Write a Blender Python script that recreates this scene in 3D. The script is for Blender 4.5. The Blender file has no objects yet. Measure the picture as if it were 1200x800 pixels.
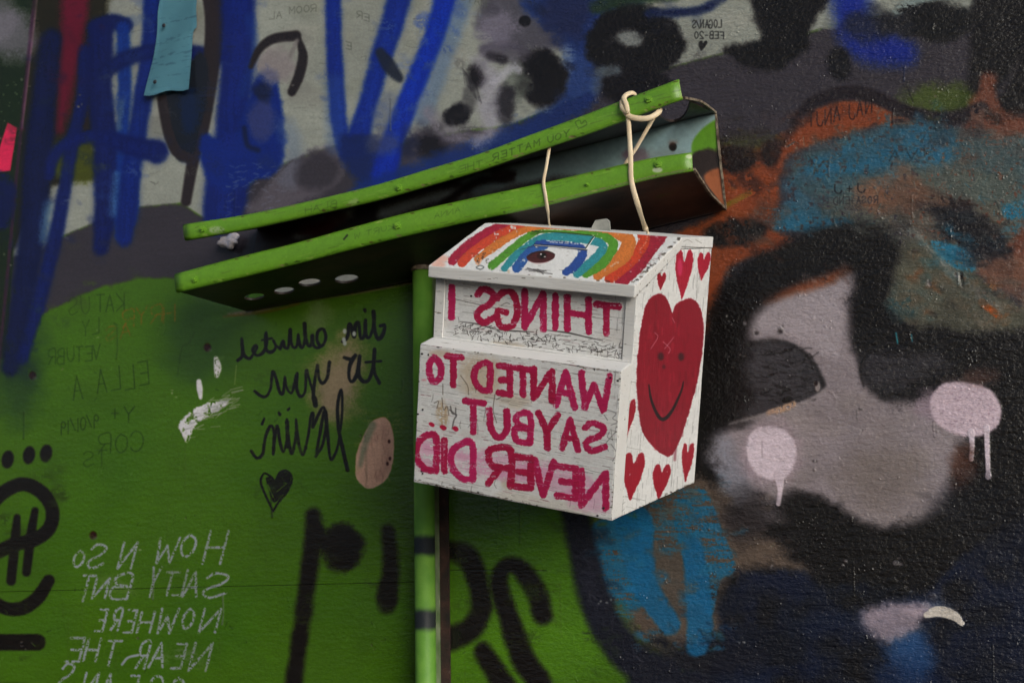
import bpy, bmesh, math, random
import numpy as np
from mathutils import Vector, Matrix

random.seed(7)
SC = bpy.context.scene
COL = SC.collection
rad = math.radians

# ------------------------------------------------------------------ camera, sky, sun, exposure
F = 1500.0                 # focal length for a 1200 wide frame
ZW = 1.565                 # camera to wall, metres
CAMZ = 1.50                # camera height
WC = np.array([[0.936465, -0.085501, -0.340181],
               [0.350114, 0.168914, 0.921351],
               [-0.021315, -0.981915, 0.188117]])      # rows: world axes seen from the camera
CP = np.array([0.0, -ZW, CAMZ])
cam = bpy.data.cameras.new('camera'); cam.sensor_width = 36; cam.lens = 36 * F / 1200
cam.clip_end = 200; cam.clip_start = 0.02
cam.dof.use_dof = True; cam.dof.focus_distance = 1.40; cam.dof.aperture_fstop = 10
co = bpy.data.objects.new('camera', cam); COL.objects.link(co)
cx, cy, cz = WC @ (1, 0, 0), WC @ (0, -1, 0), WC @ (0, 0, -1)
co.matrix_world = Matrix([[cx[i], cy[i], cz[i], CP[i]] for i in range(3)] + [[0, 0, 0, 1]])
SC.camera = co

SUN_DIR = Vector((0.76, -0.64, 0.27)).normalized()      # towards the light
w = bpy.data.worlds.new('World'); SC.world = w; w.use_nodes = True
nt = w.node_tree; bg = nt.nodes['Background']; bg.inputs[1].default_value = 0.07
sky = nt.nodes.new('ShaderNodeTexSky'); sky.sky_type = 'NISHITA'; sky.sun_disc = False
sky.sun_elevation = math.asin(SUN_DIR.z); sky.sun_rotation = math.atan2(SUN_DIR.x, SUN_DIR.y)
sky.dust_density = 4.0; sky.air_density = 0.8; sky.ozone_density = 0.8
nt.links.new(sky.outputs[0], bg.inputs[0])
sl = bpy.data.lights.new('sun', 'SUN'); sl.energy = 1.5; sl.angle = rad(42); sl.color = (0.84, 0.94, 1.0)
so = bpy.data.objects.new('sun', sl); COL.objects.link(so)
so.rotation_euler = SUN_DIR.to_track_quat('Z', 'Y').to_euler()
SC.view_settings.view_transform = 'Standard'; SC.view_settings.look = 'None'
SC.view_settings.gamma = 1; SC.view_settings.use_curve_mapping = False
SC.view_settings.exposure = 0.50
SC.render.film_transparent = False

# ------------------------------------------------------------------ measuring helpers
def px3(X, Y, off=0.0):
    """point of the photograph -> point in the room, on the plane `off` metres in front of the wall"""
    r = WC @ np.array([(X - 600) / F, (Y - 400) / F, 1.0])
    return CP + r * ((ZW - off) / r[1])
def P(X, Y, off=0.0):
    return Vector(px3(X, Y, off))
def to_px(W):
    c = (W - CP) @ WC                  # world -> camera components
    return 600 + F * c[..., 0] / c[..., 2], 400 + F * c[..., 1] / c[..., 2]

# ------------------------------------------------------------------ paint engine (numpy, all marks are stroke lists below)
def vnoise(h, w, ch, cw, seed):
    rg = np.random.default_rng(seed)
    gh, gw = int(h / ch) + 3, int(w / cw) + 3
    g = rg.random((gh, gw), dtype=np.float32)
    def ax(n, c):
        t = np.arange(n, dtype=np.float32) / c; i = t.astype(np.int32); f = t - i
        return i, f * f * (3 - 2 * f)
    iy, fy = ax(h, ch); ix, fx = ax(w, cw)
    a = g[iy] * (1 - fy)[:, None] + g[iy + 1] * fy[:, None]
    return a[:, ix] * (1 - fx) + a[:, ix + 1] * fx
def catmull(pts, n=6, closed=False):
    p = [np.array(q, float) for q in pts]
    if len(p) < 3: return p
    if closed: q = [p[-1]] + p + [p[0], p[1]]
    else: q = [2 * p[0] - p[1]] + p + [2 * p[-1] - p[-2]]
    out = []
    for i in range(1, len(q) - 2):
        a, b, c, d = q[i - 1], q[i], q[i + 1], q[i + 2]
        for k in range(n):
            t = k / n
            out.append(.5 * (2 * b + (c - a) * t + (2 * a - 5 * b + 4 * c - d) * t * t + (3 * b - a - 3 * c + d) * t ** 3))
    if not closed: out.append(q[-2])
    return out
class Canvas:
    def __init__(s, x0, y0, x1, y1, sc, base, seed=1):
        s.x0, s.y0, s.sc = x0, y0, sc
        s.W, s.H = int((x1 - x0) * sc), int((y1 - y0) * sc)
        s.img = np.empty((s.H, s.W, 3), np.float32); s.img[:] = np.array(base, np.float32) / 255
        s.hgt = np.full((s.H, s.W), .5, np.float32)
        H, W = s.H, s.W
        s.nF = vnoise(H, W, 1.4 * sc, 1.4 * sc, seed)
        s.nM = .6 * vnoise(H, W, 5 * sc, 5 * sc, seed + 1) + .4 * vnoise(H, W, 2.2 * sc, 2.2 * sc, seed + 6)
        s.nW = .6 * vnoise(H, W, 19 * sc, 24 * sc, seed + 8) + .4 * vnoise(H, W, 9 * sc, 12 * sc, seed + 9)
        s.nL = .6 * vnoise(H, W, 70 * sc, 70 * sc, seed + 2) + .4 * vnoise(H, W, 22 * sc, 22 * sc, seed + 5)
        s.nH = .6 * vnoise(H, W, 2.2 * sc, 16 * sc, seed + 3) + .4 * s.nF
        s.nV = .6 * vnoise(H, W, 16 * sc, 2.2 * sc, seed + 4) + .4 * s.nF
    def win(s, xa, ya, xb, yb):
        i0 = max(0, int((xa - s.x0) * s.sc)); i1 = min(s.W, int((xb - s.x0) * s.sc) + 2)
        j0 = max(0, int((ya - s.y0) * s.sc)); j1 = min(s.H, int((yb - s.y0) * s.sc) + 2)
        if i1 <= i0 or j1 <= j0: return None
        X = (s.x0 + np.arange(i0, i1, dtype=np.float32) / s.sc)[None, :]
        Y = (s.y0 + np.arange(j0, j1, dtype=np.float32) / s.sc)[:, None]
        return slice(j0, j1), slice(i0, i1), X, Y
    def lay(s, sl, sd, col, soft, a, rough, dry, dn, h, wp=.75):
        j, i = sl
        n = {'H': s.nH, 'V': s.nV, 'F': s.nF, 'M': s.nM}[dn][j, i]
        if rough: sd = sd + (s.nM[j, i] - .5) * rough * 2 + (s.nF[j, i] - .5) * rough
        if soft > 5: sd = sd + (s.nW[j, i] - .5) * min(soft, 24) * 1.1 * wp + (s.nM[j, i] - .5) * min(soft, 16) * .55 * wp
        m = np.clip(.5 - sd / soft, 0, 1)
        if soft > 3:
            m = m * m * (3 - 2 * m)
            m = np.clip(m + (s.nF[j, i] - .5) * .35 * m * (1 - m) * 4, 0, 1)     # overspray grain
        if dry: m = m * np.clip((n - dry) * 7 + .5, 0, 1)
        m = m * a
        c = np.array(col, np.float32) / 255
        s.img[j, i] = s.img[j, i] * (1 - m[..., None]) + c * m[..., None]
        if h: s.hgt[j, i] = s.hgt[j, i] + h * m
    def stroke(s, pts, w, col, soft=1.2, a=1, smooth=True, rough=0, dry=0, dn='F', h=0.0, n=6):
        ws = w if isinstance(w, (list, tuple)) else [w] * len(pts)
        q = [(x, y, r) for (x, y), r in zip(pts, ws)]
        q = catmull(q, n) if smooth and len(q) > 2 else [np.array(t, float) for t in q]
        if len(q) == 1: q = q * 2
        wm = max(t[2] for t in q) / 2 + soft + rough * 2 + 1
        r = s.win(min(t[0] for t in q) - wm, min(t[1] for t in q) - wm, max(t[0] for t in q) + wm, max(t[1] for t in q) + wm)
        if r is None: return
        j, i, X, Y = r
        sd = np.full((j.stop - j.start, i.stop - i.start), 1e3, np.float32)
        for A, B in zip(q[:-1], q[1:]):
            g = s.win(min(A[0], B[0]) - wm, min(A[1], B[1]) - wm, max(A[0], B[0]) + wm, max(A[1], B[1]) + wm)
            if g is None: continue
            gj, gi, x, y = g
            dx, dy = B[0] - A[0], B[1] - A[1]; L = dx * dx + dy * dy + 1e-9
            t = np.clip(((x - A[0]) * dx + (y - A[1]) * dy) / L, 0, 1)
            d = np.sqrt((x - A[0] - t * dx) ** 2 + (y - A[1] - t * dy) ** 2) - (A[2] + (B[2] - A[2]) * t) / 2
            v = sd[gj.start - j.start:gj.stop - j.start, gi.start - i.start:gi.stop - i.start]
            np.minimum(v, d, out=v)
        s.lay((j, i), sd, col, soft, a, rough, dry, dn, h, .22)
    def poly(s, pts, col, soft=1.2, a=1, smooth=True, rough=0, dry=0, dn='F', h=0.0, n=5):
        q = catmull(pts, n, True) if smooth else [np.array(t, float) for t in pts]
        m = soft + rough * 2 + 1
        r = s.win(min(t[0] for t in q) - m, min(t[1] for t in q) - m, max(t[0] for t in q) + m, max(t[1] for t in q) + m)
        if r is None: return
        j, i, X, Y = r
        sd = np.full((j.stop - j.start, i.stop - i.start), 1e6, np.float32); ins = np.zeros(sd.shape, bool)
        for A, B in zip(q, q[1:] + q[:1]):
            dx, dy = B[0] - A[0], B[1] - A[1]; L = dx * dx + dy * dy + 1e-9
            t = np.clip(((X - A[0]) * dx + (Y - A[1]) * dy) / L, 0, 1)
            np.minimum(sd, (X - A[0] - t * dx) ** 2 + (Y - A[1] - t * dy) ** 2, out=sd)
            if abs(dy) > 1e-9:
                ins ^= ((A[1] > Y) != (B[1] > Y)) & (X < dx * (Y - A[1]) / dy + A[0])
        sd = np.sqrt(sd); sd = np.where(ins, -sd, sd)
        s.lay((j, i), sd, col, soft, a, rough, dry, dn, h)
    def blob(s, x, y, rx, ry, col, soft=1.2, a=1, rot=0, **k):
        c, sn = math.cos(rad(rot)), math.sin(rad(rot))
        s.poly([(x + rx * math.cos(t) * c - ry * math.sin(t) * sn, y + rx * math.cos(t) * sn + ry * math.sin(t) * c)
                for t in [i * math.pi / 6 for i in range(12)]], col, soft, a, n=3, **k)
    def heart(s, xa, xb, ya, yb, col, lean=0, **k):
        u = [(.5, .24), (.66, .03), (.88, .02), (1, .22), (.9, .52), (.68, .8), (.5, 1), (.32, .8), (.1, .52), (0, .22), (.12, .02), (.34, .03)]
        s.poly([(xa + (xb - xa) * p[0] + lean * (.5 - p[1]), ya + (yb - ya) * p[1]) for p in u], col, n=4, **k)
    def glyph(s, ch, xs, xe, yt, yb, w, col, slope=0, lean=0, **k):
        """xs = side where the letter starts to be read, xe = where it ends (xe < xs: mirror writing)"""
        for st in FONT.get(ch, []):
            pts = []
            for (x, y) in st:
                X = xs + (xe - xs) * x
                pts.append((X + lean * (y - .5), yb + (yt - yb) * y + slope * (X - (xs + xe) / 2)))
            curved = ch in 'OCSGUJDBPR0236895' and len(st) > 3
            s.stroke(pts, w, col, smooth=curved, n=4, **k)
    def text(s, t, x, y, cw, h, w, col, slope=0, lean=0, gap=.35, **k):
        for ch in t:
            if ch != ' ':
                jx, jy = random.uniform(-.06, .06) * h, random.uniform(-.08, .08) * h
                ww = cw * (.15 if ch in 'I1' else 1)
                s.glyph(ch, x + jx, x + ww + jx, y - h + jy, y + jy, w, col, slope=slope, lean=lean, **k)
                x2 = x + ww + cw * gap
            else: x2 = x + cw
            y += slope * (x2 - x); x = x2
FONT = {}
for line in """A 00,51,A0|24,84
B 00,0A,6A,88,66,05|05,75,93,70,00
C 98,7A,3A,07,03,30,70,92
D 00,0A,5A,97,93,50,00
E 9A,0A,00,90|05,75
F 9A,0A,00|05,65
G 98,6A,2A,07,03,30,80,94,54
H 00,0A|90,9A|05,95
I 00,0A
J 9A,93,60,20,03
K 00,0A|9A,04,90
L 0A,00,90
M 00,0A,54,9A,90
N 00,0A,90,9A
O 5A,18,05,12,50,82,95,88,5A
P 00,0A,7A,97,75,04
R 00,0A,7A,98,75,05|45,90
S 98,6A,19,17,45,74,92,60,02
T 50,5A|0A,9A
U 0A,03,40,83,9A
V 0A,50,9A
W 0A,20,57,80,9A
Y 0A,55,9A|50,55
0 5A,18,05,12,50,82,95,88,5A
1 50,5A
2 08,3A,7A,96,00,90
3 0A,7A,97,45,93,60,00
+ 52,58|25,85
- 25,85
/ 00,9A
9 90,98,6A,28,26,55,97""".split('\n'):
    c, r = line.split(' ')
    FONT[c] = [[(int(p[0], 16) / (9 if c not in 'A' else 10), int(p[1], 16) / 10) for p in st.split(',')] for st in r.split('|')]
FONT['A'] = [[(0, 0), (.5, 1), (1, 0)], [(.2, .38), (.8, .38)]]

def sample(arr, X, Y, cv):
    x = np.clip((X - cv.x0) * cv.sc, 0, cv.W - 1.01); y = np.clip((Y - cv.y0) * cv.sc, 0, cv.H - 1.01)
    i = x.astype(np.int32); j = y.astype(np.int32); fx = (x - i).astype(np.float32); fy = (y - j).astype(np.float32)
    if arr.ndim == 3: fx, fy = fx[..., None], fy[..., None]
    return (arr[j, i] * (1 - fx) + arr[j, i + 1] * fx) * (1 - fy) + (arr[j + 1, i] * (1 - fx) + arr[j + 1, i + 1] * fx) * fy
def make_image(name, rgb, data=False):
    h, w_ = rgb.shape[:2]
    im = bpy.data.images.new(name, w_, h, alpha=False)
    if data: im.colorspace_settings.name = 'Non-Color'
    px = np.ones((h, w_, 4), np.float32)
    px[..., :3] = np.clip(rgb if rgb.ndim == 3 else rgb[..., None], 0, 1)
    im.pixels.foreach_set(px.ravel()); im.update(); im.pack()
    return im
def bake(name, cv, fn, w_, h):
    """lay the painted canvas onto a real plane: fn(u, v) gives the room point of each texel"""
    u, v = np.meshgrid((np.arange(w_) + .5) / w_, (np.arange(h) + .5) / h)
    X, Y = to_px(fn(u, v))
    return make_image(name, sample(cv.img, X, Y, cv)), make_image(name + '_relief', sample(cv.hgt, X, Y, cv), True)

# ------------------------------------------------------------------ node helpers
class N:
    def __init__(s, name, rough=.5, spec=.5):
        s.m = bpy.data.materials.new(name); s.m.use_nodes = True
        s.t = s.m.node_tree; s.b = s.t.nodes['Principled BSDF']
        s.b.inputs['Roughness'].default_value = rough; s.b.inputs['Specular IOR Level'].default_value = spec
    def n(s, typ, **k):
        x = s.t.nodes.new('ShaderNode' + typ)
        for a, v in k.items():
            if a.startswith('_'): setattr(x, a[1:], v)
            else: x.inputs[a.replace('__', ' ')].default_value = v
        return x
    def l(s, a, b): s.t.links.new(a, b)
    def coord(s, scale=(1, 1, 1), kind='Object'):
        c = s.n('TexCoord'); m = s.n('Mapping'); m.inputs['Scale'].default_value = scale
        s.l(c.outputs[kind], m.inputs[0]); return m.outputs[0]
    def noise(s, scale, detail=3, vec=None, rough=.5):
        x = s.n('TexNoise', Scale=scale, Detail=detail, Roughness=rough); s.l(vec or s.coord(), x.inputs['Vector']); return x.outputs[0]
    def ramp(s, fac, *stops):
        r = s.n('ValToRGB'); e = r.color_ramp.elements
        while len(e) < len(stops): e.new(.5)
        for el, (p, c) in zip(e, stops): el.position = p; el.color = (*c, 1) if len(c) == 3 else c
        s.l(fac, r.inputs[0]); return r.outputs[0]
    def mix(s, fac, a, b, mode='MIX'):
        m = s.n('Mix', _data_type='RGBA', _blend_type=mode)
        for v, i in ((fac, 0), (a, 6), (b, 7)):
            if hasattr(v, 'links'): s.l(v, m.inputs[i])
            else: m.inputs[i].default_value = v if i == 0 else (*v, 1)
        return m.outputs[2]
    def math(s, op, a, b=0):
        m = s.n('Math', _operation=op)
        for v, i in ((a, 0), (b, 1)):
            if hasattr(v, 'links'): s.l(v, m.inputs[i])
            else: m.inputs[i].default_value = v
        return m.outputs[0]
    def bump(s, h, dist, strength=1, prev=None):
        b = s.n('Bump', Distance=dist, Strength=strength); s.l(h, b.inputs['Height'])
        if prev: s.l(prev, b.inputs['Normal'])
        s.l(b.outputs[0], s.b.inputs['Normal']); return b.outputs[0]
def lin(r, g, b): return tuple(((c / 255 + .055) / 1.055) ** 2.4 if c > 10 else c / 255 / 12.92 for c in (r, g, b))

# ------------------------------------------------------------------ object helpers
def link_mesh(name, bm, mat=None, parent=None, smooth=False):
    me = bpy.data.meshes.new(name); bm.normal_update(); bm.to_mesh(me); bm.free()
    o = bpy.data.objects.new(name, me); COL.objects.link(o)
    if mat: me.materials.append(mat)
    if smooth: me.shade_smooth()
    if parent: attach(o, parent)
    return o
def attach(o, parent):
    o.parent = parent
    o.matrix_parent_inverse = parent.matrix_basis.inverted()
def thing(name, label, cat, loc=(0, 0, 0), group=None):
    o = bpy.data.objects.new(name, None); COL.objects.link(o); o.location = loc; o.empty_display_size = .05
    o['label'] = label; o['category'] = cat
    if group: o['group'] = group
    return o
def prism(bm, a, b):
    """solid between two matching outlines"""
    va = [bm.verts.new(p) for p in a]; vb = [bm.verts.new(p) for p in b]; n = len(a)
    bm.faces.new(va[::-1]); bm.faces.new(vb)
    for i in range(n): bm.faces.new((va[i], va[(i + 1) % n], vb[(i + 1) % n], vb[i]))
    bmesh.ops.recalc_face_normals(bm, faces=bm.faces)
def bevel(bm, w_, seg=2):
    bmesh.ops.bevel(bm, geom=[e for e in bm.edges if len(e.link_faces) == 2 and e.calc_face_angle(0) > .3], offset=w_, segments=seg, affect='EDGES', profile=.6)

# ================================================================== THE WALL PAINT (coordinates are read off the photograph, then laid on the real wall plane)
GREEN, CREAM, GREY = (68, 104, 18), (140, 144, 138), (58, 54, 62)
NAVY, BLUE, BLACK, BROWN = (14, 24, 74), (12, 40, 116), (17, 14, 17), (44, 36, 38)
cv = Canvas(-320, -220, 1520, 1020, 2.0, GREEN, 11)
S, PO, B = cv.stroke, cv.poly, cv.blob
# green field: uneven coats
for i in range(46):
    x, y = random.uniform(-300, 640), random.uniform(320, 1000)
    B(x, y, random.uniform(20, 90), random.uniform(15, 60), random.choice([(54, 90, 12), (74, 114, 18), (60, 100, 22), (70, 104, 12)]), soft=50, a=.35)
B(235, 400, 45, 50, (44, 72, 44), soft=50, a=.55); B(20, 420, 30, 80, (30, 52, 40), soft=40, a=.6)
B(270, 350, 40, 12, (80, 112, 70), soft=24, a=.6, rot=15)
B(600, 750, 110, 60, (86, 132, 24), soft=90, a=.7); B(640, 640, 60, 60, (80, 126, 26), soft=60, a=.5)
# cream field over the top
PO([(-320, -220), (1520, -220), (1520, 20), (1000, 20), (962, 34), (900, 52), (870, 56), (790, 78), (700, 104), (660, 122), (600, 146), (540, 154),
    (470, 168), (395, 170), (342, 188), (300, 206), (262, 252), (240, 256), (212, 238), (165, 243), (110, 262), (40, 290), (-60, 340), (-320, 400)], CREAM, soft=3, smooth=False, rough=.6)
# grey band under it
PO([(-320, 400), (-60, 340), (40, 290), (110, 262), (165, 243), (212, 238), (240, 256), (262, 252), (300, 206), (342, 188), (395, 170), (470, 168), (540, 154), (600, 146),
    (660, 122), (700, 104), (790, 78), (870, 56), (900, 52), (962, 34), (1000, 20), (1520, 20), (1520, 420), (900, 420), (830, 430), (600, 330), (480, 300), (290, 345), (205, 325), (160, 327),
    (115, 338), (60, 362), (-40, 420), (-320, 520)], GREY, soft=6, smooth=False)
for i in range(150):
    x, y = random.uniform(140, 1000), random.uniform(0, 200)
    if y < 210 - .2 * x: B(x, y, random.uniform(5, 30), random.uniform(4, 14), random.choice([(118, 122, 112), (148, 150, 140), (156, 156, 150), (110, 110, 108)]), soft=16, a=.35)
for i in range(330):                                       # scuffs and hairlines in the cream coat
    x, y = random.uniform(130, 1100), random.uniform(-10, 250); a = random.uniform(-.5, .5)
    S([(x, y), (x + 6 * math.cos(a), y + 6 * math.sin(a)), (x + random.uniform(4, 14), y + random.uniform(-4, 4))], random.uniform(.5, 1.1), (70, 72, 66), a=random.uniform(.12, .45))
# ---- left edge
PO([(-320, -220), (132, -220), (130, 0), (118, 60), (112, 130), (110, 165), (112, 206), (60, 222), (30, 290), (-320, 340)], (38, 34, 16), soft=12, smooth=False)
B(90, 190, 34, 26, (70, 76, 16), soft=14); B(90, 100, 16, 60, (58, 34, 22), soft=16, a=.8)
S([(92, -60), (86, 30), (78, 90), (70, 150)], [34, 30, 22, 10], (104, 16, 46), soft=16, a=.9)
PO([(-320, -220), (48, -220), (44, 0), (30, 120), (16, 300), (8, 420), (-320, 420)], (28, 42, 20), soft=5, smooth=False)
B(12, 40, 30, 30, (108, 106, 116), soft=26, a=.85); B(0, 20, 22, 30, (120, 116, 128), soft=20, a=.6)
for i in range(30):
    S([(random.uniform(-10, 25), random.uniform(100, 180))] * 2, random.uniform(.8, 2.6), (120, 130, 110), a=.5)
S([(44, -60), (40, 0), (30, 100), (20, 200), (8, 330), (-6, 470)], 4, (74, 30, 70), soft=4, a=.65)
S([(47, -60), (43, 0), (33, 90), (26, 150)], 2, (170, 120, 150), soft=2, a=.5)
PO([(9, 144), (20, 150), (12, 200), (-4, 202), (-6, 190)], (206, 44, 88), soft=1.6, smooth=False)
B(2, 235, 16, 34, NAVY, soft=12)
PO([(20, 285), (34, 250), (56, 232), (66, 250), (52, 290), (20, 300)], CREAM, soft=5, a=.8)
def BL(pts, w, col, soft=5, a=1):
    """one pass of the can: halo, body, thinner core where the coat ran light"""
    ws = w if isinstance(w, list) else [w] * len(pts)
    S(pts, [v * 1.25 for v in ws], col, soft=13, a=.28 * a); S(pts, [v * 1.08 for v in ws], tuple(int(v) for v in (col[0] * .8, col[1] * .95, col[2] * 1.06)), soft=soft + 2, a=.95 * a)
    S([(x + random.uniform(-3, 3), y) for x, y in pts], [v * .5 for v in ws], tuple(min(255, int(c * 1.35 + 10)) for c in col), soft=8, a=.26 * a, dry=.42, dn='V')
# ---- blue letters, left
BL([(60, 46), (52, 110), (44, 190), (38, 270), (28, 340), (12, 430)], [22, 26, 30, 28, 24, 18], (13, 20, 62), soft=7)
BL([(100, 60), (96, 120), (86, 160), (76, 220), (62, 290), (44, 360), (26, 420)], [14, 14, 14, 14, 16, 14, 12], (13, 26, 82), soft=5)
BL([(112, 34), (130, 26), (146, 30)], 17, (12, 24, 74), soft=5)
BL([(118, 36), (116, 100), (124, 170), (126, 230), (118, 290)], [28, 26, 28, 28, 16], (13, 24, 80), soft=6)
BL([(144, 34), (146, 100), (144, 180), (148, 240), (144, 276)], [14, 14, 14, 26, 16], (17, 50, 118), soft=5)
BL([(181, -30), (179, 40), (172, 90), (160, 160), (150, 230), (146, 280)], [22, 22, 20, 20, 22, 16], (12, 34, 100), soft=5)
BL([(122, 84), (150, 68), (190, 60), (256, 66)], 16, (13, 26, 80), soft=5)
BL([(58, 206), (62, 186), (80, 168), (110, 160), (150, 170), (184, 178)], [10, 12, 13, 14, 20, 24], (12, 26, 86), soft=5)
BL([(142, 120), (140, 150)], 5, (110, 118, 120), soft=5, a=.5)
BL([(136, 205), (132, 250)], 8, (80, 110, 140), soft=8, a=.5); BL([(56, 240), (50, 280)], 10, (90, 120, 140), soft=8, a=.45)
# brown Y
S([(243, -40), (252, 20), (247, 80), (236, 150), (226, 190), (218, 236)], [26, 24, 20, 18, 14, 12], BROWN, soft=3)
PO([(196, 108), (234, 60), (244, 100), (230, 172), (214, 190), (198, 170), (190, 140), (186, 116)], (26, 30, 40), soft=6)
S([(190, 116), (196, 150), (206, 176), (222, 186)], 12, BROWN, soft=3)
S([(204, 0), (214, -30)], 18, (44, 30, 32), soft=4)
B(222, 130, 14, 28, (14, 36, 78), soft=16, a=.7)
# big blue P
BL([(279, -40), (278, 60), (274, 130), (270, 190), (262, 240), (254, 262)], [36, 34, 34, 42, 44, 24], (12, 30, 98), soft=7)
S([(292, 20), (298, 60), (284, 110)], 10, (20, 50, 120), soft=10, a=.6)
PO([(292, 110), (302, 88), (318, 82), (328, 96), (330, 130), (334, 170), (326, 200), (300, 214), (262, 224), (240, 200), (234, 160), (252, 160), (270, 168)], (13, 38, 116), soft=9)
B(306, 140, 15, 26, (62, 66, 110), soft=12, a=.75); B(308, 108, 10, 12, (22, 26, 50), soft=12, a=.8)
S([(302, 176), (290, 170), (286, 150)], 6, (20, 22, 40), soft=6, a=.6)
S([(336, 150), (345, 180), (338, 210)], 22, (92, 108, 134), soft=18, a=.45)
B(324, 78, 22, 22, (132, 124, 128), soft=16, a=.75)
S([(294, 78), (304, 58), (320, 46), (347, 42)], [6, 9, 11, 12], (38, 32, 34), soft=3)
S([(350, 46), (355, 66), (350, 90), (342, 108)], [6, 11, 12, 10], (38, 32, 34), soft=3.5)
S([(340, 66), (348, 48)], 5, (120, 116, 116), soft=3, a=.8)
S([(343, 188), (320, 210), (296, 248)], 2, (52, 50, 56), soft=2, a=.8)
PO([(342, 188), (400, 168), (396, 215), (330, 245), (300, 250), (292, 240)], (120, 114, 124), soft=9, a=.45)
B(372, 200, 24, 22, (56, 52, 60), soft=16, a=.9)
for i in range(90):
    x, y = random.uniform(262, 330), random.uniform(190, 270)
    S([(x, y), (x + 5, y + random.uniform(-3, 3))], 1.1, (112, 116, 140), a=.35)
# V strokes
BL([(391, -40), (391, 40), (394, 100), (398, 150), (406, 178)], [17, 16, 17, 17, 16], (12, 38, 118), soft=5)
S([(391, 100), (394, 170)], 24, (60, 90, 140), soft=12, a=.3)
BL([(476, -40), (462, 20), (446, 70), (432, 120), (416, 172)], [26, 24, 22, 20, 26], (12, 40, 122), soft=6)
PO([(398, 160), (436, 160), (470, 165), (462, 205), (440, 222), (408, 200)], (18, 36, 92), soft=12, a=.92)
BL([(532, -40), (510, 40), (486, 100), (466, 150), (450, 205)], [24, 22, 22, 24, 28], (11, 44, 140), soft=6)
S([(548, -10), (528, 50), (510, 100), (496, 140)], 18, (78, 104, 142), soft=14, a=.55)
S([(446, 62), (456, 78), (468, 92)], [12, 17, 10], (30, 36, 52), soft=6, a=.9)
B(450, 130, 12, 26, (96, 104, 122), soft=14, a=.6, rot=20); B(452, 168, 20, 14, (86, 84, 100), soft=14, a=.5)
PO([(478, 158), (500, 150), (540, 160), (560, 190), (500, 215), (470, 210)], (70, 66, 78), soft=18, a=.9)
B(505, 172, 19, 15, (24, 20, 26), soft=17, a=.95); B(478, 172, 12, 16, (30, 34, 60), soft=14, a=.8)
S([(503, 132), (520, 146), (545, 160), (590, 158)], 14, (116, 112, 124), soft=14, a=.6)
# mask figure, top middle
PO([(562, 12), (590, -30), (760, -60), (720, 30), (700, 60), (650, 60), (600, 60), (572, 44), (560, 28)], (74, 72, 84), soft=16, a=.9)
B(585, 34, 20, 26, (116, 112, 128), soft=22, a=.85); B(574, 12, 14, 8, (66, 64, 74), soft=8, a=.6)
B(615, 25, 7, 6.5, (16, 14, 18), soft=2.5)
PO([(612, 0), (700, -40), (760, -20), (712, 60), (704, 110), (652, 152), (560, 190), (430, 235), (420, 215), (560, 162), (636, 128), (655, 90), (660, 60), (640, 30)], (16, 44, 112), soft=16, a=.8)
PO([(640, 0), (690, -20), (690, 40), (650, 50)], (30, 36, 70), soft=24, a=.8)
S([(666, 60), (660, 90), (640, 125)], 14, (110, 126, 152), soft=12, a=.65, dry=.45, dn='H')
B(634, 92, 29, 34, (17, 13, 16), soft=11); B(607, 97, 14, 24, (98, 104, 98), soft=14, a=.7)
B(592, 62, 28, 12, (74, 70, 84), soft=14, a=.7)
S([(575, 66), (590, 70)], 10, (34, 30, 36), soft=8, a=.9)
B(559, 88, 11, 15, (24, 20, 24), soft=9); B(536, 134, 16, 12, (20, 17, 22), soft=9, rot=-30); B(592, 122, 13, 22, (36, 33, 40), soft=12, a=.9)
B(550, 116, 8, 16, (60, 58, 62), soft=8, a=.6)
S([(560, 72), (575, 90), (571, 118), (575, 150), (560, 166)], [12, 20, 22, 20, 14], (146, 144, 158), soft=16, a=.7)
S([(580, 96), (600, 80), (608, 82)], 9, (164, 164, 176), soft=8, a=.7)
for i in range(22): S([(542 + i * .8, 80 + i), (546 + i * .8 + random.uniform(-2, 2), 100 + i)], 1, (44, 42, 48), a=.4)
S([(500, 130), (520, 160), (545, 162)], 7, (120, 116, 130), soft=10, a=.6)
# donut and black shapes
B(742, 52, 56, 46, (15, 12, 15), soft=11); PO([(770, 20), (790, 40), (804, 54), (784, 76), (750, 80)], (15, 12, 15), soft=7)
B(742, 100, 44, 24, (16, 12, 17), soft=12); B(738, 45, 18, 10, (118, 122, 122), soft=9, rot=8); B(722, 46, 5, 5, (40, 40, 40), soft=7, a=.5)
B(714, 84, 16, 7, (100, 112, 120), soft=10, a=.75); B(700, 98, 8, 14, (90, 104, 124), soft=10, a=.6)
S([(700, 8), (740, -4), (790, -8)], 18, (34, 52, 30), soft=10, a=.9); S([(760, 16), (820, 12), (850, -6)], 10, (18, 30, 70), soft=8)
PO([(880, -30), (975, -60), (975, -5), (955, 22), (948, 50), (936, 66), (900, 84), (862, 70), (850, 56), (890, 46), (886, 22), (876, 0)], (15, 12, 14), soft=12)
PO([(962, 34), (974, 0), (984, 0), (984, 32), (960, 34)], (120, 124, 120), soft=4, a=.8)
S([(995, -40), (1000, 20), (1020, 50), (1060, 62)], [40, 44, 50, 30], (16, 40, 130), soft=26)
B(1020, 30, 30, 20, (30, 30, 36), soft=22, a=.7)
B(984, 76, 14, 18, (20, 18, 24), soft=11); B(1092, 24, 50, 24, (17, 16, 18), soft=16); B(1050, 30, 24, 14, (34, 34, 42), soft=16, a=.8)
S([(1050, 14), (1070, 0), (1110, -8), (1150, -10)], [8, 14, 14, 14], (122, 134, 134), soft=8, dry=.35, dn='H')
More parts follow.
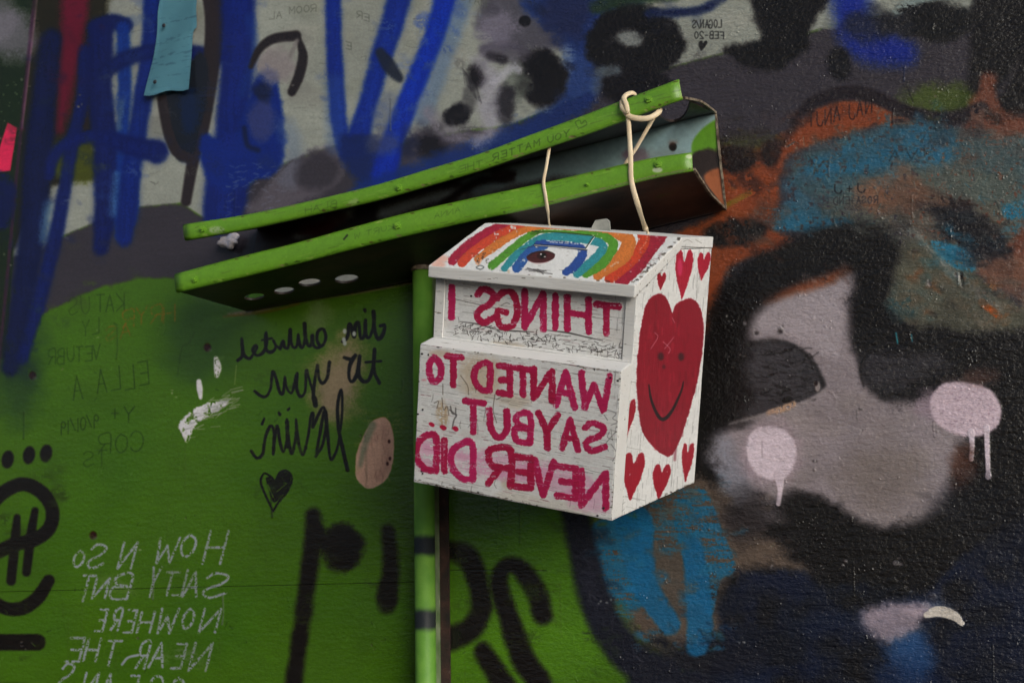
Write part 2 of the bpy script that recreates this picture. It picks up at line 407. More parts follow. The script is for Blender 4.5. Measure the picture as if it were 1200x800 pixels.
PO([(1180, -20), (1250, -20), (1230, 30), (1194, 22)], (120, 128, 122), soft=7, dry=.3)
S([(1180, 10), (1170, 50), (1150, 100), (1128, 126)], [80, 66, 34, 14], (16, 13, 16), soft=16)
S([(1220, 40), (1200, 100), (1180, 130)], 34, (20, 16, 18), soft=14)
B(1100, 116, 42, 20, (76, 96, 28), soft=22, a=.7)
S([(1058, 90), (1070, 120)], 1.5, (20, 18, 20), a=.5)
# ---- orange and brown fields
PO([(846, 172), (880, 176), (930, 150), (956, 128), (1000, 118), (1050, 132), (1070, 146), (1020, 150), (960, 168), (922, 188), (910, 240), (900, 262), (930, 280), (920, 296), (880, 302),
    (850, 320), (838, 380), (800, 400), (760, 300), (840, 250), (836, 200)], (128, 66, 38), soft=10)
PO([(1120, 160), (1144, 110), (1152, 86), (1168, 92), (1172, 130), (1240, 140), (1300, 160), (1300, 340), (1180, 330), (1100, 300), (1060, 240)], (112, 68, 52), soft=12, a=.9)
B(880, 168, 40, 10, (76, 84, 24), soft=14, a=.5)
S([(928, 146), (950, 122), (985, 110), (1020, 112), (1060, 130), (1110, 140), (1150, 128)], [8, 14, 16, 15, 14, 16, 16], (34, 26, 32), soft=7, a=.95)
for i in range(60):
    x = random.uniform(1000, 1120); S([(x, 112 + (x - 1000) * .2), (x + 14, 118 + (x - 1000) * .22)], 1, (30, 22, 28), a=.4)
B(860, 188, 27, 16, (28, 18, 18), soft=8); B(904, 180, 13, 18, (40, 26, 24), soft=9, rot=20)
S([(912, 176), (930, 150), (950, 134)], 10, (50, 32, 30), soft=10, a=.7)
# teal scratchy area
TE = (42, 104, 126)
PO([(924, 190), (960, 168), (1010, 154), (1070, 142), (1140, 152), (1230, 162), (1260, 190), (1260, 260), (1140, 236), (1060, 222), (1010, 230), (960, 244), (926, 214)], (62, 92, 100), soft=18, a=.8, dry=.28, dn='M')
PO([(936, 196), (990, 168), (1070, 146), (1110, 150), (1120, 186), (1060, 200), (1000, 206), (950, 212)], (34, 100, 134), soft=14, a=.75, dry=.42, dn='M')
PO([(960, 240), (1010, 214), (1060, 200), (1150, 200), (1200, 230), (1180, 290), (1110, 330), (1050, 296), (1000, 274), (930, 272), (905, 262), (915, 244)], (86, 92, 86), soft=9, a=.85, dry=.3, dn='M')
PO([(905, 262), (920, 240), (950, 234), (966, 250), (1000, 262), (950, 272), (910, 272)], (32, 100, 134), soft=10, a=.8, dry=.35, dn='M')
PO([(1030, 206), (1060, 198), (1090, 226), (1070, 250), (1010, 244), (1000, 222)], (126, 82, 62), soft=14, a=.7, dry=.3, dn='M')
for i in range(420):                                        # scratches through the teal
    x, y = random.uniform(930, 1230), random.uniform(150, 330); a = random.gauss(1.4, .7); L = random.uniform(3, 13)
    S([(x, y), (x + L * math.cos(a), y + L * math.sin(a))], random.uniform(.6, 1.6), random.choice([(122, 128, 122), (40, 110, 140), (104, 70, 56), (60, 66, 66), (30, 34, 40)]), a=random.uniform(.25, .7), h=random.uniform(-.12, .15))
B(1090, 260, 50, 30, (78, 66, 62), soft=30, a=.5, dry=.4, dn='M')
B(1140, 274, 60, 24, (24, 22, 28), soft=13, rot=38, rough=2); B(1160, 300, 34, 18, (20, 20, 30), soft=12, rot=30)
PO([(1176, 240), (1210, 232), (1210, 254), (1180, 256)], (36, 104, 130), soft=6, dry=.3)
PO([(1050, 300), (1090, 285), (1170, 350), (1180, 380), (1090, 372), (1056, 350)], (80, 80, 70), soft=12, dry=.2, dn='M')
PO([(1092, 284), (1138, 298), (1140, 318), (1108, 308)], (34, 110, 140), soft=4, dry=.3, dn='H')
S([(1068, 270), (1100, 304), (1130, 334), (1170, 366)], [8, 11, 12, 16], (120, 124, 122), soft=7, a=.7, dry=.25, dn='M')
S([(1152, 356), (1174, 372)], 9, (160, 78, 30), soft=4); B(1188, 378, 14, 9, (22, 84, 120), soft=7)
PO([(1140, 310), (1200, 300), (1260, 330), (1260, 380), (1190, 350)], (116, 84, 70), soft=10, a=.8)
S([(846, 244), (878, 226)], 6, (104, 120, 26), soft=4, a=.8)
B(862, 272, 40, 17, (26, 22, 24), soft=10, rot=-8); S([(880, 262), (890, 280)], 12, (40, 44, 42), soft=10, a=.4)
# ---- the face
PO([(800, 470), (830, 400), (850, 340), (900, 300), (990, 290), (1060, 372), (1140, 378), (1300, 392), (1300, 640), (1150, 760), (860, 760), (800, 640), (780, 540)], (17, 15, 18), soft=30)
B(838, 410, 12, 50, (66, 52, 48), soft=22, a=.8); B(832, 452, 22, 12, (14, 12, 14), soft=8); B(836, 520, 12, 26, (40, 38, 42), soft=20, a=.8)
FACE = (136, 128, 134)
PO([(866, 388), (884, 362), (920, 342), (990, 318), (1000, 330), (998, 366), (1012, 405), (1020, 450), (1050, 470), (1100, 470), (1132, 510), (1126, 548), (1107, 584), (1075, 606), (1037, 617), (990, 606), (960, 592), (925, 582),
    (895, 590), (860, 578), (836, 540), (842, 510), (870, 490), (900, 474), (880, 430), (866, 408)], FACE, soft=26)
PO([(880, 380), (900, 358), (940, 346), (988, 334), (990, 380), (980, 420), (950, 400), (920, 390), (890, 390)], (156, 149, 156), soft=22, a=.75)
for i in range(90):
    x, y = random.uniform(880, 1110), random.uniform(470, 610); B(x, y, random.uniform(8, 34), random.uniform(4, 14), random.choice([(144, 137, 143), (124, 116, 120), (148, 139, 140), (130, 122, 122)]), soft=18, a=.3, rot=random.uniform(-25, 5))
B(1035, 560, 50, 40, (112, 103, 100), soft=50, a=.6); B(858, 556, 20, 36, (120, 120, 132), soft=30, a=.8, rot=-20); B(848, 530, 8, 24, (140, 142, 156), soft=22, a=.5, rot=-10)  # the two bluish grey blobs paint a sheen beside the left cheek
B(876, 590, 26, 12, (90, 88, 94), soft=24, a=.8, rot=30)
PO([(920, 584), (950, 578), (975, 590), (1000, 612), (960, 626), (925, 610)], (16, 14, 16), soft=20)
S([(896, 350), (930, 338), (965, 328), (992, 312)], [8, 10, 12, 12], (130, 66, 34), soft=14, a=.85)
AR = [(850, 440), (850, 400), (862, 358), (900, 322), (950, 298), (998, 289), (1030, 302), (1034, 340), (1022, 376), (1028, 404)]
S(AR, [44, 50, 46, 46, 50, 54, 54, 52, 48, 44], (13, 10, 12), soft=26); S(AR, 30, (12, 9, 11), soft=24)
S([(870, 440), (868, 480)], 34, (12, 10, 12), soft=24)
PO([(1000, 392), (1050, 380), (1130, 374), (1300, 390), (1300, 500), (1180, 470), (1150, 446), (1120, 440), (1084, 456), (1044, 466), (1014, 446), (1006, 420)], (18, 16, 19), soft=18)
B(1130, 446, 30, 8, (72, 58, 56), soft=16, a=.7)
PO([(1014, 414), (1060, 412), (1110, 420), (1116, 432), (1080, 448), (1044, 456), (1018, 444)], (58, 56, 62), soft=20, a=.85)
for i in range(70):
    x, y = random.uniform(1012, 1120), random.uniform(402, 456)
    S([(x, y), (x + random.uniform(4, 12), y + random.uniform(-4, 4)), (x + 16, y + random.uniform(-5, 4))], random.uniform(.8, 2), random.choice([(16, 14, 16), (58, 56, 61), (30, 28, 30)]), soft=1.6, a=.45, h=random.choice([.15, -.12]))
S([(1012, 452), (1008, 428), (1020, 412)], 2.5, (18, 16, 18), soft=4, a=.7)
PO([(860, 406), (890, 400), (922, 400), (946, 414), (962, 438), (966, 454), (945, 468), (905, 480), (866, 488), (840, 470), (840, 430)], (56, 54, 59), soft=5)
B(905, 432, 34, 20, (66, 64, 70), soft=20, a=.6)
PO([(840, 396), (866, 398), (876, 440), (876, 480), (856, 496), (820, 500), (820, 420)], (13, 10, 13), soft=24)
S([(872, 404), (905, 398), (935, 408), (955, 428), (966, 452)], 4, (24, 22, 24), soft=7, a=.6, h=.1)
for i in range(90):
    x, y = random.uniform(884, 950), random.uniform(408, 474)
    S([(x, y), (x + 5, y + random.uniform(-3, 3)), (x + random.uniform(6, 14), y + random.uniform(-4, 3))], random.uniform(.8, 2.8), random.choice([(18, 16, 18), (66, 64, 69), (26, 24, 27), (14, 12, 14)]), soft=1.8, a=.5, h=random.choice([-.15, .18]))
S([(856, 496), (880, 490), (915, 483), (950, 468), (968, 456)], [3, 6, 6, 5, 3], (138, 131, 134), soft=6, a=.8)
S([(900, 484), (916, 479), (930, 473)], [5, 8, 7], (168, 140, 120), soft=3, h=.3, rough=1.4, dry=.3); B(922, 468, 6, 3.5, (16, 11, 10), soft=2, rot=-15)
# patch of old colours between arch and right edge
PO([(1046, 318), (1070, 284), (1100, 286), (1150, 326), (1200, 362), (1200, 384), (1110, 382), (1056, 370), (1044, 350)], (82, 82, 72), soft=18)
for i in range(60):
    x = random.uniform(1050, 1180); y = random.uniform(290 + (x - 1050) * .35, 374); B(x, y, random.uniform(3, 14), random.uniform(2, 7), random.choice([(60, 86, 88), (108, 84, 62), (96, 96, 84), (50, 50, 46), (116, 76, 50)]), soft=7, a=.55, rot=random.uniform(10, 40))
PO([(1092, 282), (1138, 296), (1140, 318), (1108, 308)], (34, 110, 140), soft=5, dry=.3, dn='H'); B(1062, 360, 20, 12, (44, 76, 84), soft=16, a=.7)
S([(1074, 276), (1100, 302), (1130, 332), (1170, 362)], [5, 9, 12, 16], (128, 130, 128), soft=10, a=.65, dry=.35, dn='M')
S([(1066, 262), (1096, 300), (1124, 330)], 1.2, (140, 134, 122), soft=1.5, a=.35, h=.2); S([(1150, 354), (1170, 370)], 8, (164, 82, 32), soft=4); S([(1126, 320), (1128, 334)], 4, (30, 26, 26), soft=2, h=-.3); S([(1122, 320), (1123, 332)], 2, (150, 150, 150), soft=1.5, h=.3)
S([(1050, 390), (1052, 402)], 1.8, (50, 150, 165), soft=1.5, a=.8); S([(1068, 392), (1069, 400)], 1.5, (50, 150, 165), soft=1.5, a=.7)
# cheeks with drips
CH = (196, 184, 196)
B(903, 530, 36, 36, (150, 136, 146), soft=22, a=.8)
PO([(874, 528), (882, 505), (904, 500), (924, 508), (933, 528), (928, 550), (916, 562), (900, 562), (884, 552)], CH, soft=5, rough=.8, h=.14)
S([(913, 558), (914, 574), (912, 590)], [12, 6, 5.5], CH, soft=1.6, h=.25)
B(1106, 474, 34, 22, (136, 122, 134), soft=24, a=.85)
PO([(1090, 470), (1104, 450), (1132, 448), (1160, 456), (1173, 478), (1170, 498), (1156, 508), (1140, 512), (1118, 508), (1096, 494)], (186, 170, 182), soft=5, rough=.8, h=.14)
for i in range(60):
    t = random.uniform(0, 6.3); r = random.random() ** .5; S([(1134 + 34 * r * math.cos(t), 480 + 26 * r * math.sin(t))] * 2, random.uniform(1, 3), (140, 120, 134), a=.4, h=-.1)
S([(1138, 506), (1139, 520), (1138, 538)], [8, 6, 5.5], CH, soft=1.6, h=.25); S([(1156, 500), (1157, 530), (1158, 556)], [7, 6, 5.5], CH, soft=1.6, h=.25); B(1158, 557, 4, 5, CH, soft=1.5, h=.3)
B(1128, 548, 16, 26, (76, 46, 36), soft=20, a=.8); B(1150, 440, 24, 10, (90, 66, 60), soft=14, a=.5)
B(958, 453, 3, 6, (150, 140, 140), soft=2, a=.8, h=.3); B(956, 449, 2.5, 3, (40, 30, 30), soft=1.5)
# below the face
S([(945, 606), (990, 628), (1040, 644), (1095, 628), (1145, 590)], [24, 36, 40, 40, 36], (15, 13, 15), soft=26, a=.95)
PO([(690, 620), (740, 590), (800, 560), (836, 560), (856, 592), (890, 622), (930, 650), (950, 672), (900, 668), (866, 672), (850, 700), (840, 750), (790, 764), (740, 740), (705, 690)], (92, 80, 72), soft=20)
for i in range(120):
    x, y = random.uniform(700, 930), random.uniform(580, 750); B(x, y, random.uniform(2, 9), random.uniform(1, 4), random.choice([(112, 98, 88), (70, 60, 56), (96, 84, 76)]), soft=5, a=.35)
B(872, 606, 30, 30, (40, 36, 40), soft=34, a=.85, rot=30); B(858, 570, 14, 24, (120, 122, 134), soft=22, a=.4, rot=-30)  # second blob adds to the painted sheen under the cheek
PO([(848, 700), (862, 680), (900, 668), (946, 672), (966, 696), (1000, 722), (1050, 706), (1090, 686), (1140, 640), (1280, 560), (1400, 560), (1400, 1020), (700, 1020), (752, 780), (800, 782), (840, 766)], (15, 25, 50), soft=16)
PO([(950, 640), (1080, 640), (1080, 690), (1010, 712), (970, 690)], (18, 16, 18), soft=30); B(1160, 600, 60, 40, (14, 15, 24), soft=50, a=.7)
PO([(1004, 720), (1030, 708), (1060, 704), (1092, 708), (1080, 734), (1062, 754), (1036, 752), (1014, 738)], (150, 138, 150), soft=18)
PO([(1040, 750), (1075, 735), (1088, 750), (1080, 790), (1060, 800), (1040, 780)], (52, 90, 136), soft=22, a=.85); B(1066, 790, 30, 18, (16, 46, 92), soft=24, a=.6); S([(1080, 700), (1104, 694)], 8, (70, 76, 96), soft=10, a=.6)
B(1041, 753, 5, 4, (190, 150, 142), soft=3); B(1054, 724, 1.5, 4, (20, 18, 20), soft=1.5); B(1092, 700, 5, 6, (60, 56, 64), soft=3, a=.6, h=.3)
for i in range(170):
    x, y = random.uniform(820, 1260), random.uniform(640, 830); B(x, y, random.uniform(6, 34), random.uniform(4, 16), random.choice([(12, 14, 24), (16, 14, 18), (20, 32, 56), (14, 20, 36)]), soft=20, a=.5, rot=random.uniform(-30, 10)) if y > 690 or x > 1110 else None
B(836, 772, 60, 22, (22, 24, 38), soft=26, a=.95); B(800, 775, 34, 12, (30, 30, 38), soft=16, a=.9); B(770, 756, 20, 10, (50, 48, 44), soft=14, a=.8)
B(1066, 768, 24, 24, (40, 76, 120), soft=24, a=.8); B(1050, 790, 30, 16, (20, 46, 84), soft=24, a=.6); B(1096, 712, 14, 12, (60, 76, 104), soft=16, a=.5)
PO([(1010, 718), (1040, 708), (1070, 706), (1088, 712), (1074, 732), (1056, 744), (1034, 746), (1018, 734)], (156, 144, 156), soft=14, a=.8, rough=2)
S([(1086, 720), (1100, 716), (1116, 720), (1127, 730)], [8, 13, 12, 6], (190, 184, 178), soft=1.4, h=.35, rough=.5)
# teal brush marks and navy curve
B(780, 660, 60, 60, (80, 76, 72), soft=60, a=.5)
T2 = (30, 98, 132)
PO([(696, 612), (760, 608), (764, 650), (758, 700), (742, 714), (716, 704), (700, 660)], T2, soft=5, a=.9, dry=.3, dn='H')
S([(742, 612), (748, 650), (758, 690), (784, 730)], [44, 36, 30, 26], (24, 96, 138), soft=6, a=.88, rough=1)
PO([(790, 586), (824, 572), (846, 620), (862, 666), (844, 680), (834, 720), (818, 700), (796, 640)], T2, soft=4, a=.9, dry=.42, dn='H')
S([(812, 640), (818, 690), (820, 730), (817, 756)], [24, 30, 30, 26], (24, 96, 138), soft=6, a=.88, rough=1)
PO([(750, 596), (800, 570), (820, 620), (780, 650)], T2, soft=8, a=.6, dry=.5, dn='H')
B(722, 730, 20, 24, (60, 90, 50), soft=20, a=.6)
S([(672, 590), (684, 650), (700, 710), (730, 760), (780, 800), (840, 830)], [34, 34, 36, 40, 50, 60], (26, 28, 42), soft=13)
for i in range(60):
    t = random.random(); S([(680 + 70 * t * t + random.uniform(-10, 10), 630 + 140 * t), (683 + 70 * t * t + random.uniform(-10, 10), 640 + 140 * t)], .9, (66, 66, 78), a=.35, h=.1)
# black sprayed letters on the green
SP = (19, 14, 15)
S([(367, 604), (366, 640), (358, 700), (347, 780), (340, 850)], [18, 20, 18, 19, 20], SP, soft=10)
B(402, 641, 24, 27, SP, soft=12, rot=-10); S([(372, 620), (384, 640)], 14, SP, soft=11)
S([(455, 622), (458, 660), (454, 700)], [15, 18, 23], SP, soft=11); S([(454, 690), (453, 708)], 22, SP, soft=9, a=.7)
S([(528, 645), (549, 654), (560, 684), (564, 712), (552, 736), (528, 748)], [22, 25, 23, 24, 27, 28], SP, soft=11)
S([(636, 720), (627, 690), (608, 665), (592, 664), (585, 684), (596, 722), (612, 768), (632, 800), (650, 840)], [22, 24, 20, 18, 20, 23, 27, 27, 26], SP, soft=11)
S([(566, 762), (580, 786), (606, 825)], [20, 24, 26], SP, soft=11)
for x, y in ((9, 538), (34, 533), (54, 531)): B(x, y, 7, 10.5, SP, soft=3, rot=10)
S([(-14, 596), (2, 578), (26, 567), (48, 576), (61, 596), (58, 618), (40, 632), (16, 638), (-14, 652)], 16, SP, soft=4)
S([(41, 598), (36, 628), (31, 670)], [8, 11, 10], SP, soft=3); S([(20, 606), (18, 630), (13, 680)], [8, 11, 11], SP, soft=3)
S([(-14, 700), (6, 712), (26, 712), (44, 700), (57, 680)], [14, 15, 16, 16, 14], SP, soft=4)
S([(-20, 752), (44, 752)], 19, SP, soft=4); S([(-60, 800), (30, 803)], 4, (34, 52, 12), soft=8, a=.8)
# white marker writing, mirrored, bottom left
WM = (136, 144, 150)
def row(items, x0=0, y0=600, k=4., w=3.1, lean=9, col=WM, **kw):
    for ch, xa, xb, ya, yb in items:
        l_ = lean * (yb - ya) / k / 35
        cv.glyph(ch, x0 + xb / k - l_ * .35, x0 + xa / k + l_ * .35, y0 + ya / k, y0 + yb / k, w, col, lean=l_, soft=1.3, rough=.5, dry=.30, **kw)
row([('H', 955, 1065, 88, 240), ('O', 842, 925, 105, 208), ('W', 728, 840, 120, 236), ('N', 556, 640, 142, 262), ('S', 410, 502, 150, 262), ('O', 340, 400, 180, 255)])
row([('S', 950, 1078, 285, 400), ('A', 860, 945, 280, 395), ('L', 812, 876, 270, 388), ('T', 760, 838, 280, 388), ('Y', 690, 752, 258, 396), ('B', 512, 618, 292, 405), ('N', 435, 512, 308, 402), ('T', 368, 446, 296, 415)])
row([('N', 936, 1032, 452, 562), ('O', 850, 915, 452, 545), ('W', 735, 836, 450, 565), ('H', 645, 722, 468, 562), ('E', 582, 640, 458, 562), ('R', 522, 572, 455, 552), ('E', 450, 502, 455, 556)])
row([('N', 888, 992, 612, 742), ('E', 806, 872, 616, 730), ('A', 700, 786, 612, 725), ('R', 640, 702, 608, 730), ('T', 486, 566, 602, 718), ('H', 394, 470, 592, 696), ('E', 310, 394, 588, 698)])
S([(162, 670 + 97), (150, 770), (143, 778)], 3, WM)
row([('O', 790, 868, 775, 880), ('C', 690, 770, 770, 880), ('E', 590, 650, 765, 880), ('A', 470, 540, 755, 870), ('N', 380, 460, 752, 870), ('S', 272, 352, 708, 830)])
# thin dark pen writing, mirrored
PEN = (34, 56, 8)
cv.text('ELLA A', 174, 452, -11, 27, 1.2, PEN, slope=-.18, lean=-2, gap=.5, a=.75)
cv.text('COR', 168, 528, -14, 22, 1.3, PEN, slope=-.1, a=.7); cv.text('TS', 126, 546, -12, 18, 1.2, PEN, a=.6); cv.text('Y+', 158, 494, -12, 18, 1.4, PEN, a=.75)
cv.text('9/01/19', 116, 500, -6, 15, 1.3, PEN, slope=-.2, a=.8)
cv.text('VETUBR', 118, 420, -8, 17, 1.2, PEN, slope=-.12, a=.65); cv.text('KAT', 146, 364, -9, 20, 1.2, PEN, slope=-.1, a=.6); cv.text('US', 104, 368, -10, 20, 1.2, PEN, a=.5); cv.text('LY', 116, 390, -8, 18, 1.2, PEN, slope=-.3, a=.5)
cv.text('HRYR', 206, 376, -13, 20, 1.8, (118, 88, 14), slope=-.16, gap=.25, a=.7, dry=.3); cv.text('AS', 152, 394, -12, 16, 1.6, (112, 84, 14), slope=-.3, a=.65, dry=.3)
for i in range(90):
    x, y = random.uniform(0, 640), random.uniform(340, 790)
    S([(x, y), (x + random.uniform(-4, 4), y + random.uniform(-5, 5))], random.uniform(.6, 1.4), random.choice([(36, 62, 10), (90, 130, 50), (30, 46, 14)]), a=.5)
S([(228, 390), (221, 402), (213, 408), (208, 440)], 1.2, (44, 66, 30), a=.6)
for (x, y) in ((38, 440), (243, 407), (109, 627)): B(x, y, 4.2, 4.8, (46, 18, 18), soft=2.5, h=-.3); B(x + 3, y + 3, 3, 2, (100, 110, 100), soft=2, a=.4)
# rust and plaster line under the bracket
S([(268, 368), (300, 364), (350, 352), (420, 341), (480, 330)], [3, 5, 5, 6, 6], (124, 108, 96), soft=3, a=.85, dry=.25, dn='H', h=.25)
S([(262, 371), (310, 366), (350, 356)], 2, (120, 70, 36), soft=3, a=.6)
# peach haze, cursive writing, heart
B(398, 446, 26, 52, (156, 132, 118), soft=34, a=.85, rot=18); B(372, 372, 14, 20, (112, 128, 96), soft=18, a=.6)
CK = (17, 15, 16)
def ink(pts, ox, oy, w=3.0, k=4.792):
    m = len(pts); ws = [w * random.uniform(.78, 1.25) for _ in pts]
    cv.stroke([(ox + x / k, oy + y / k) for x, y in pts], ws, CK, soft=1.1, n=5, rough=.2)
ink([(138, 345), (162, 318), (158, 235), (162, 228), (170, 300), (180, 325), (205, 335), (225, 310), (245, 275), (235, 262), (222, 290), (245, 318), (280, 300), (300, 250), (296, 190), (290, 225), (300, 290), (330, 298), (350, 270), (338, 235), (352, 262), (375, 280)], 250, 350, 3.3)
ink([(272, 232), (330, 222)], 250, 350, 2.5)
ink([(375, 280), (392, 240), (400, 272), (422, 268), (432, 172), (436, 240), (450, 272), (470, 262), (476, 200), (482, 250), (500, 274), (515, 225), (512, 140), (518, 220), (535, 262), (550, 255), (556, 205), (560, 255), (580, 275), (615, 260), (632, 215), (618, 172), (590, 180), (582, 230), (600, 268)], 250, 350, 4.0)
ink([(725, 240), (752, 215), (762, 150), (772, 150), (790, 212), (798, 150), (815, 135), (824, 200), (832, 225), (850, 200), (854, 120), (858, 205), (878, 215), (898, 150), (900, 72), (905, 170), (925, 225), (952, 200), (962, 150), (938, 152)], 250, 350, 4.0)
ink([(850, 62), (853, 72)], 250, 350, 3.5)
ink([(232, 518), (268, 546), (298, 546), (322, 500), (332, 412), (350, 440), (372, 520), (392, 528), (402, 440), (412, 500), (440, 528), (462, 450), (472, 420), (468, 500), (488, 548), (515, 520), (522, 405), (535, 440), (558, 520), (575, 595)], 250, 350, 3.1)
ink([(572, 600), (562, 530), (584, 372), (592, 440), (612, 474), (640, 440), (652, 354)], 250, 350, 3.3); ink([(568, 560), (574, 598)], 250, 350, 6.5)
ink([(735, 330), (775, 340), (798, 318), (768, 370), (762, 440), (780, 464), (808, 420), (822, 322), (816, 420), (840, 462), (872, 455), (898, 380), (905, 285), (902, 400), (932, 472)], 250, 350, 4.0); ink([(855, 356), (942, 350)], 250, 350, 2.5)
ink([(118, 425), (148, 462), (180, 440), (196, 350), (222, 285), (244, 310), (240, 440), (252, 340), (264, 282), (280, 380), (300, 426), (320, 330), (318, 245), (330, 380), (346, 436), (368, 340), (368, 245), (384, 380), (408, 442), (436, 340), (452, 225), (466, 215), (462, 290), (494, 220), (522, 178), (540, 240), (520, 380), (480, 455)], 270, 440, 3.3)
ink([(480, 450), (500, 340), (530, 200), (546, 330), (560, 462), (580, 455), (606, 380), (628, 200), (622, 80), (602, 170), (608, 300), (628, 390), (658, 528)], 270, 440, 3.4); ink([(318, 260), (322, 400)], 270, 440, 5); ink([(622, 380), (658, 530)], 270, 440, 4.4)
ink([(178, 272), (190, 240)], 270, 440); ink([(272, 206), (278, 220)], 270, 440); ink([(322, 192), (330, 184)], 270, 440, 2.4)
HT = [(240, 762), (188, 650), (170, 592), (190, 548), (228, 568), (252, 592), (280, 542), (322, 536), (346, 580), (318, 650), (270, 710)]
cv.poly([(270 + x / 4.792, 440 + y / 4.792) for x, y in [(245, 712), (215, 640), (200, 575), (228, 572), (252, 600), (280, 548), (322, 542), (340, 580), (312, 650)]], CK, soft=1.3, dry=.12, rough=.4)
ink(HT + [HT[0]], 270, 440, 2.6)
S([(314, 568), (320, 582)], 1.4, (80, 112, 30), a=.9); S([(324, 576), (336, 566)], 1, (80, 112, 30), a=.8)
for x, y in ((404, 388), (415, 391), (404, 402), (403, 398)): B(x, y, 2.2, 3, (170, 176, 172), soft=1.6)
# pale oval patch and white plaster splash
OV = [(270 + x / 4.792, 440 + y / 4.792) for x, y in [(858, 232), (790, 260), (742, 350), (708, 440), (704, 560), (738, 612), (782, 634), (858, 600), (905, 520), (920, 380), (900, 270)]]
PO(OV, (202, 164, 144), soft=1.4, rough=.5, h=-.22)
S([(436, 498), (428, 520), (422, 545)], [10, 7, 4], (110, 124, 100), soft=6, a=.7); S([(450, 500), (454, 540), (444, 560)], 7, (176, 136, 122), soft=6, a=.5)
for i in range(26):
    x, y = random.uniform(424, 456), random.uniform(500, 560); S([(x, y), (x + random.uniform(-3, 3), y + random.uniform(5, 14))], 1.2, random.choice([(140, 100, 88), (186, 150, 134)]), a=.35)
for x, y in ((456, 517), (457, 537), (454, 543)): B(x, y, 1.6, 2.4, (70, 30, 26), soft=1)
PW = (200, 198, 204)
PO([(209, 497), (222, 483), (236, 474), (255, 470), (268, 470), (258, 480), (240, 490), (228, 500), (219, 518), (213, 508)], PW, soft=1.5, rough=1.6, dry=.32, dn='M', h=.35)
for i in range(60):
    x = random.uniform(215, 272); y = 500 - (x - 212) * .55 + random.gauss(0, 7); S([(x, y), (x + random.uniform(4, 14), y - random.uniform(0, 6))], random.uniform(.7, 1.8), (150, 152, 150), a=.6, h=.2)
S([(253, 420), (255, 430), (254, 440)], [5, 9, 5], PW, soft=2, dry=.2, h=.3); S([(233, 447), (234, 456), (235, 466)], [6, 7, 4], PW, soft=1.6, h=.3)
S([(277, 428), (275, 450)], 1, (130, 140, 90), a=.7)
S([(518, 668), (560, 667.5), (640, 668)], 1.1, (26, 32, 12), a=.6, dry=.25, dn='H', h=-.3)
# specks, pits and lumps of old paint everywhere on the mural side
for i in range(420):
    x, y = random.uniform(640, 1300), random.uniform(20, 820)
    if random.random() < .55: S([(x, y)] * 2, random.uniform(1, 2.6), (random.choice([(30, 28, 30), (120, 116, 120)])), a=.15, h=random.choice([.2, .3, -.2]))
    else: S([(x, y), (x + random.uniform(-3, 3), y + random.uniform(2, 9))], random.uniform(.8, 1.8), (90, 88, 92), a=.15, h=random.choice([.3, .4, -.25]))
for x, y, r in ((886, 388, 6), (872, 380, 5), (913, 386, 6), (917, 383, 4), (905, 664, 4), (1052, 655, 9), (1090, 330, 8), (1122, 322, 5), (988, 660, 6), (955, 540, 3), (1008, 480, 3), (1010, 505, 3)):
    for k in range(4): B(x + random.uniform(-r, r) * .6, y + random.uniform(-r, r) * .6, random.uniform(1, r * .5), random.uniform(1, r * .4), random.choice([(140, 134, 138), (46, 42, 44)]), soft=2, a=.5, h=random.choice([.5, -.4]))
# faint vertical runs in the paint
for i in range(60):
    x, y = random.uniform(-50, 1200), random.uniform(330, 780); L = random.uniform(15, 70)
    S([(x, y), (x + random.uniform(-1.5, 1.5), y + L)], random.uniform(1, 2), (70, 80, 60) if x < 640 else (60, 58, 64), soft=2, a=.14, h=.16)
for i in range(120):                                       # outside the frame: more of the same wall
    x, y = random.choice([(random.uniform(-320, -90), random.uniform(-200, 1000)), (random.uniform(1290, 1520), random.uniform(-200, 1000)), (random.uniform(-300, 1500), random.uniform(-220, -85))])
    B(x, y, random.uniform(10, 60), random.uniform(10, 50), random.choice([BLACK, BLUE, GREY, (90, 60, 50), (40, 90, 110), (60, 90, 30), (110, 104, 108)]), soft=20, a=.6)
def smear(n, xr, yr, r0, r1, a, reach=26, asp=.5):
    """coats rubbed thin: neighbouring colours dragged over one another"""
    for _ in range(n):
        x, y = random.uniform(*xr), random.uniform(*yr); fl = random.uniform(.88, 1.12); an = random.uniform(0, 6.3); d = random.uniform(6, reach)
        j, i = int((y + d * math.sin(an) - cv.y0) * 2), int((x + d * math.cos(an) - cv.x0) * 2)
        c = tuple(float(v) * 255 * fl for v in cv.img[j, i]); r = random.uniform(r0, r1)
        B(x, y, r, r * asp * random.uniform(.5, 1.3), c, soft=max(2, r * .7), a=a * random.uniform(.5, 1), rot=random.uniform(-30, 60), dry=random.uniform(.3, .55), dn=random.choice('MMH'), rough=1)
smear(420, (845, 1230), (130, 285), 4, 20, .62); smear(160, (1048, 1230), (280, 385), 4, 18, .6); smear(60, (840, 1020), (290, 330), 3, 10, .4); smear(420, (640, 1230), (490, 790), 4, 14, .26); smear(160, (690, 870), (570, 760), 4, 14, .7)
smear(300, (480, 900), (-10, 200), 4, 16, .3); smear(160, (130, 480), (-10, 210), 4, 16, .22); smear(180, (-10, 130), (0, 420), 4, 14, .3); smear(240, (0, 640), (330, 790), 5, 24, .3, 20)
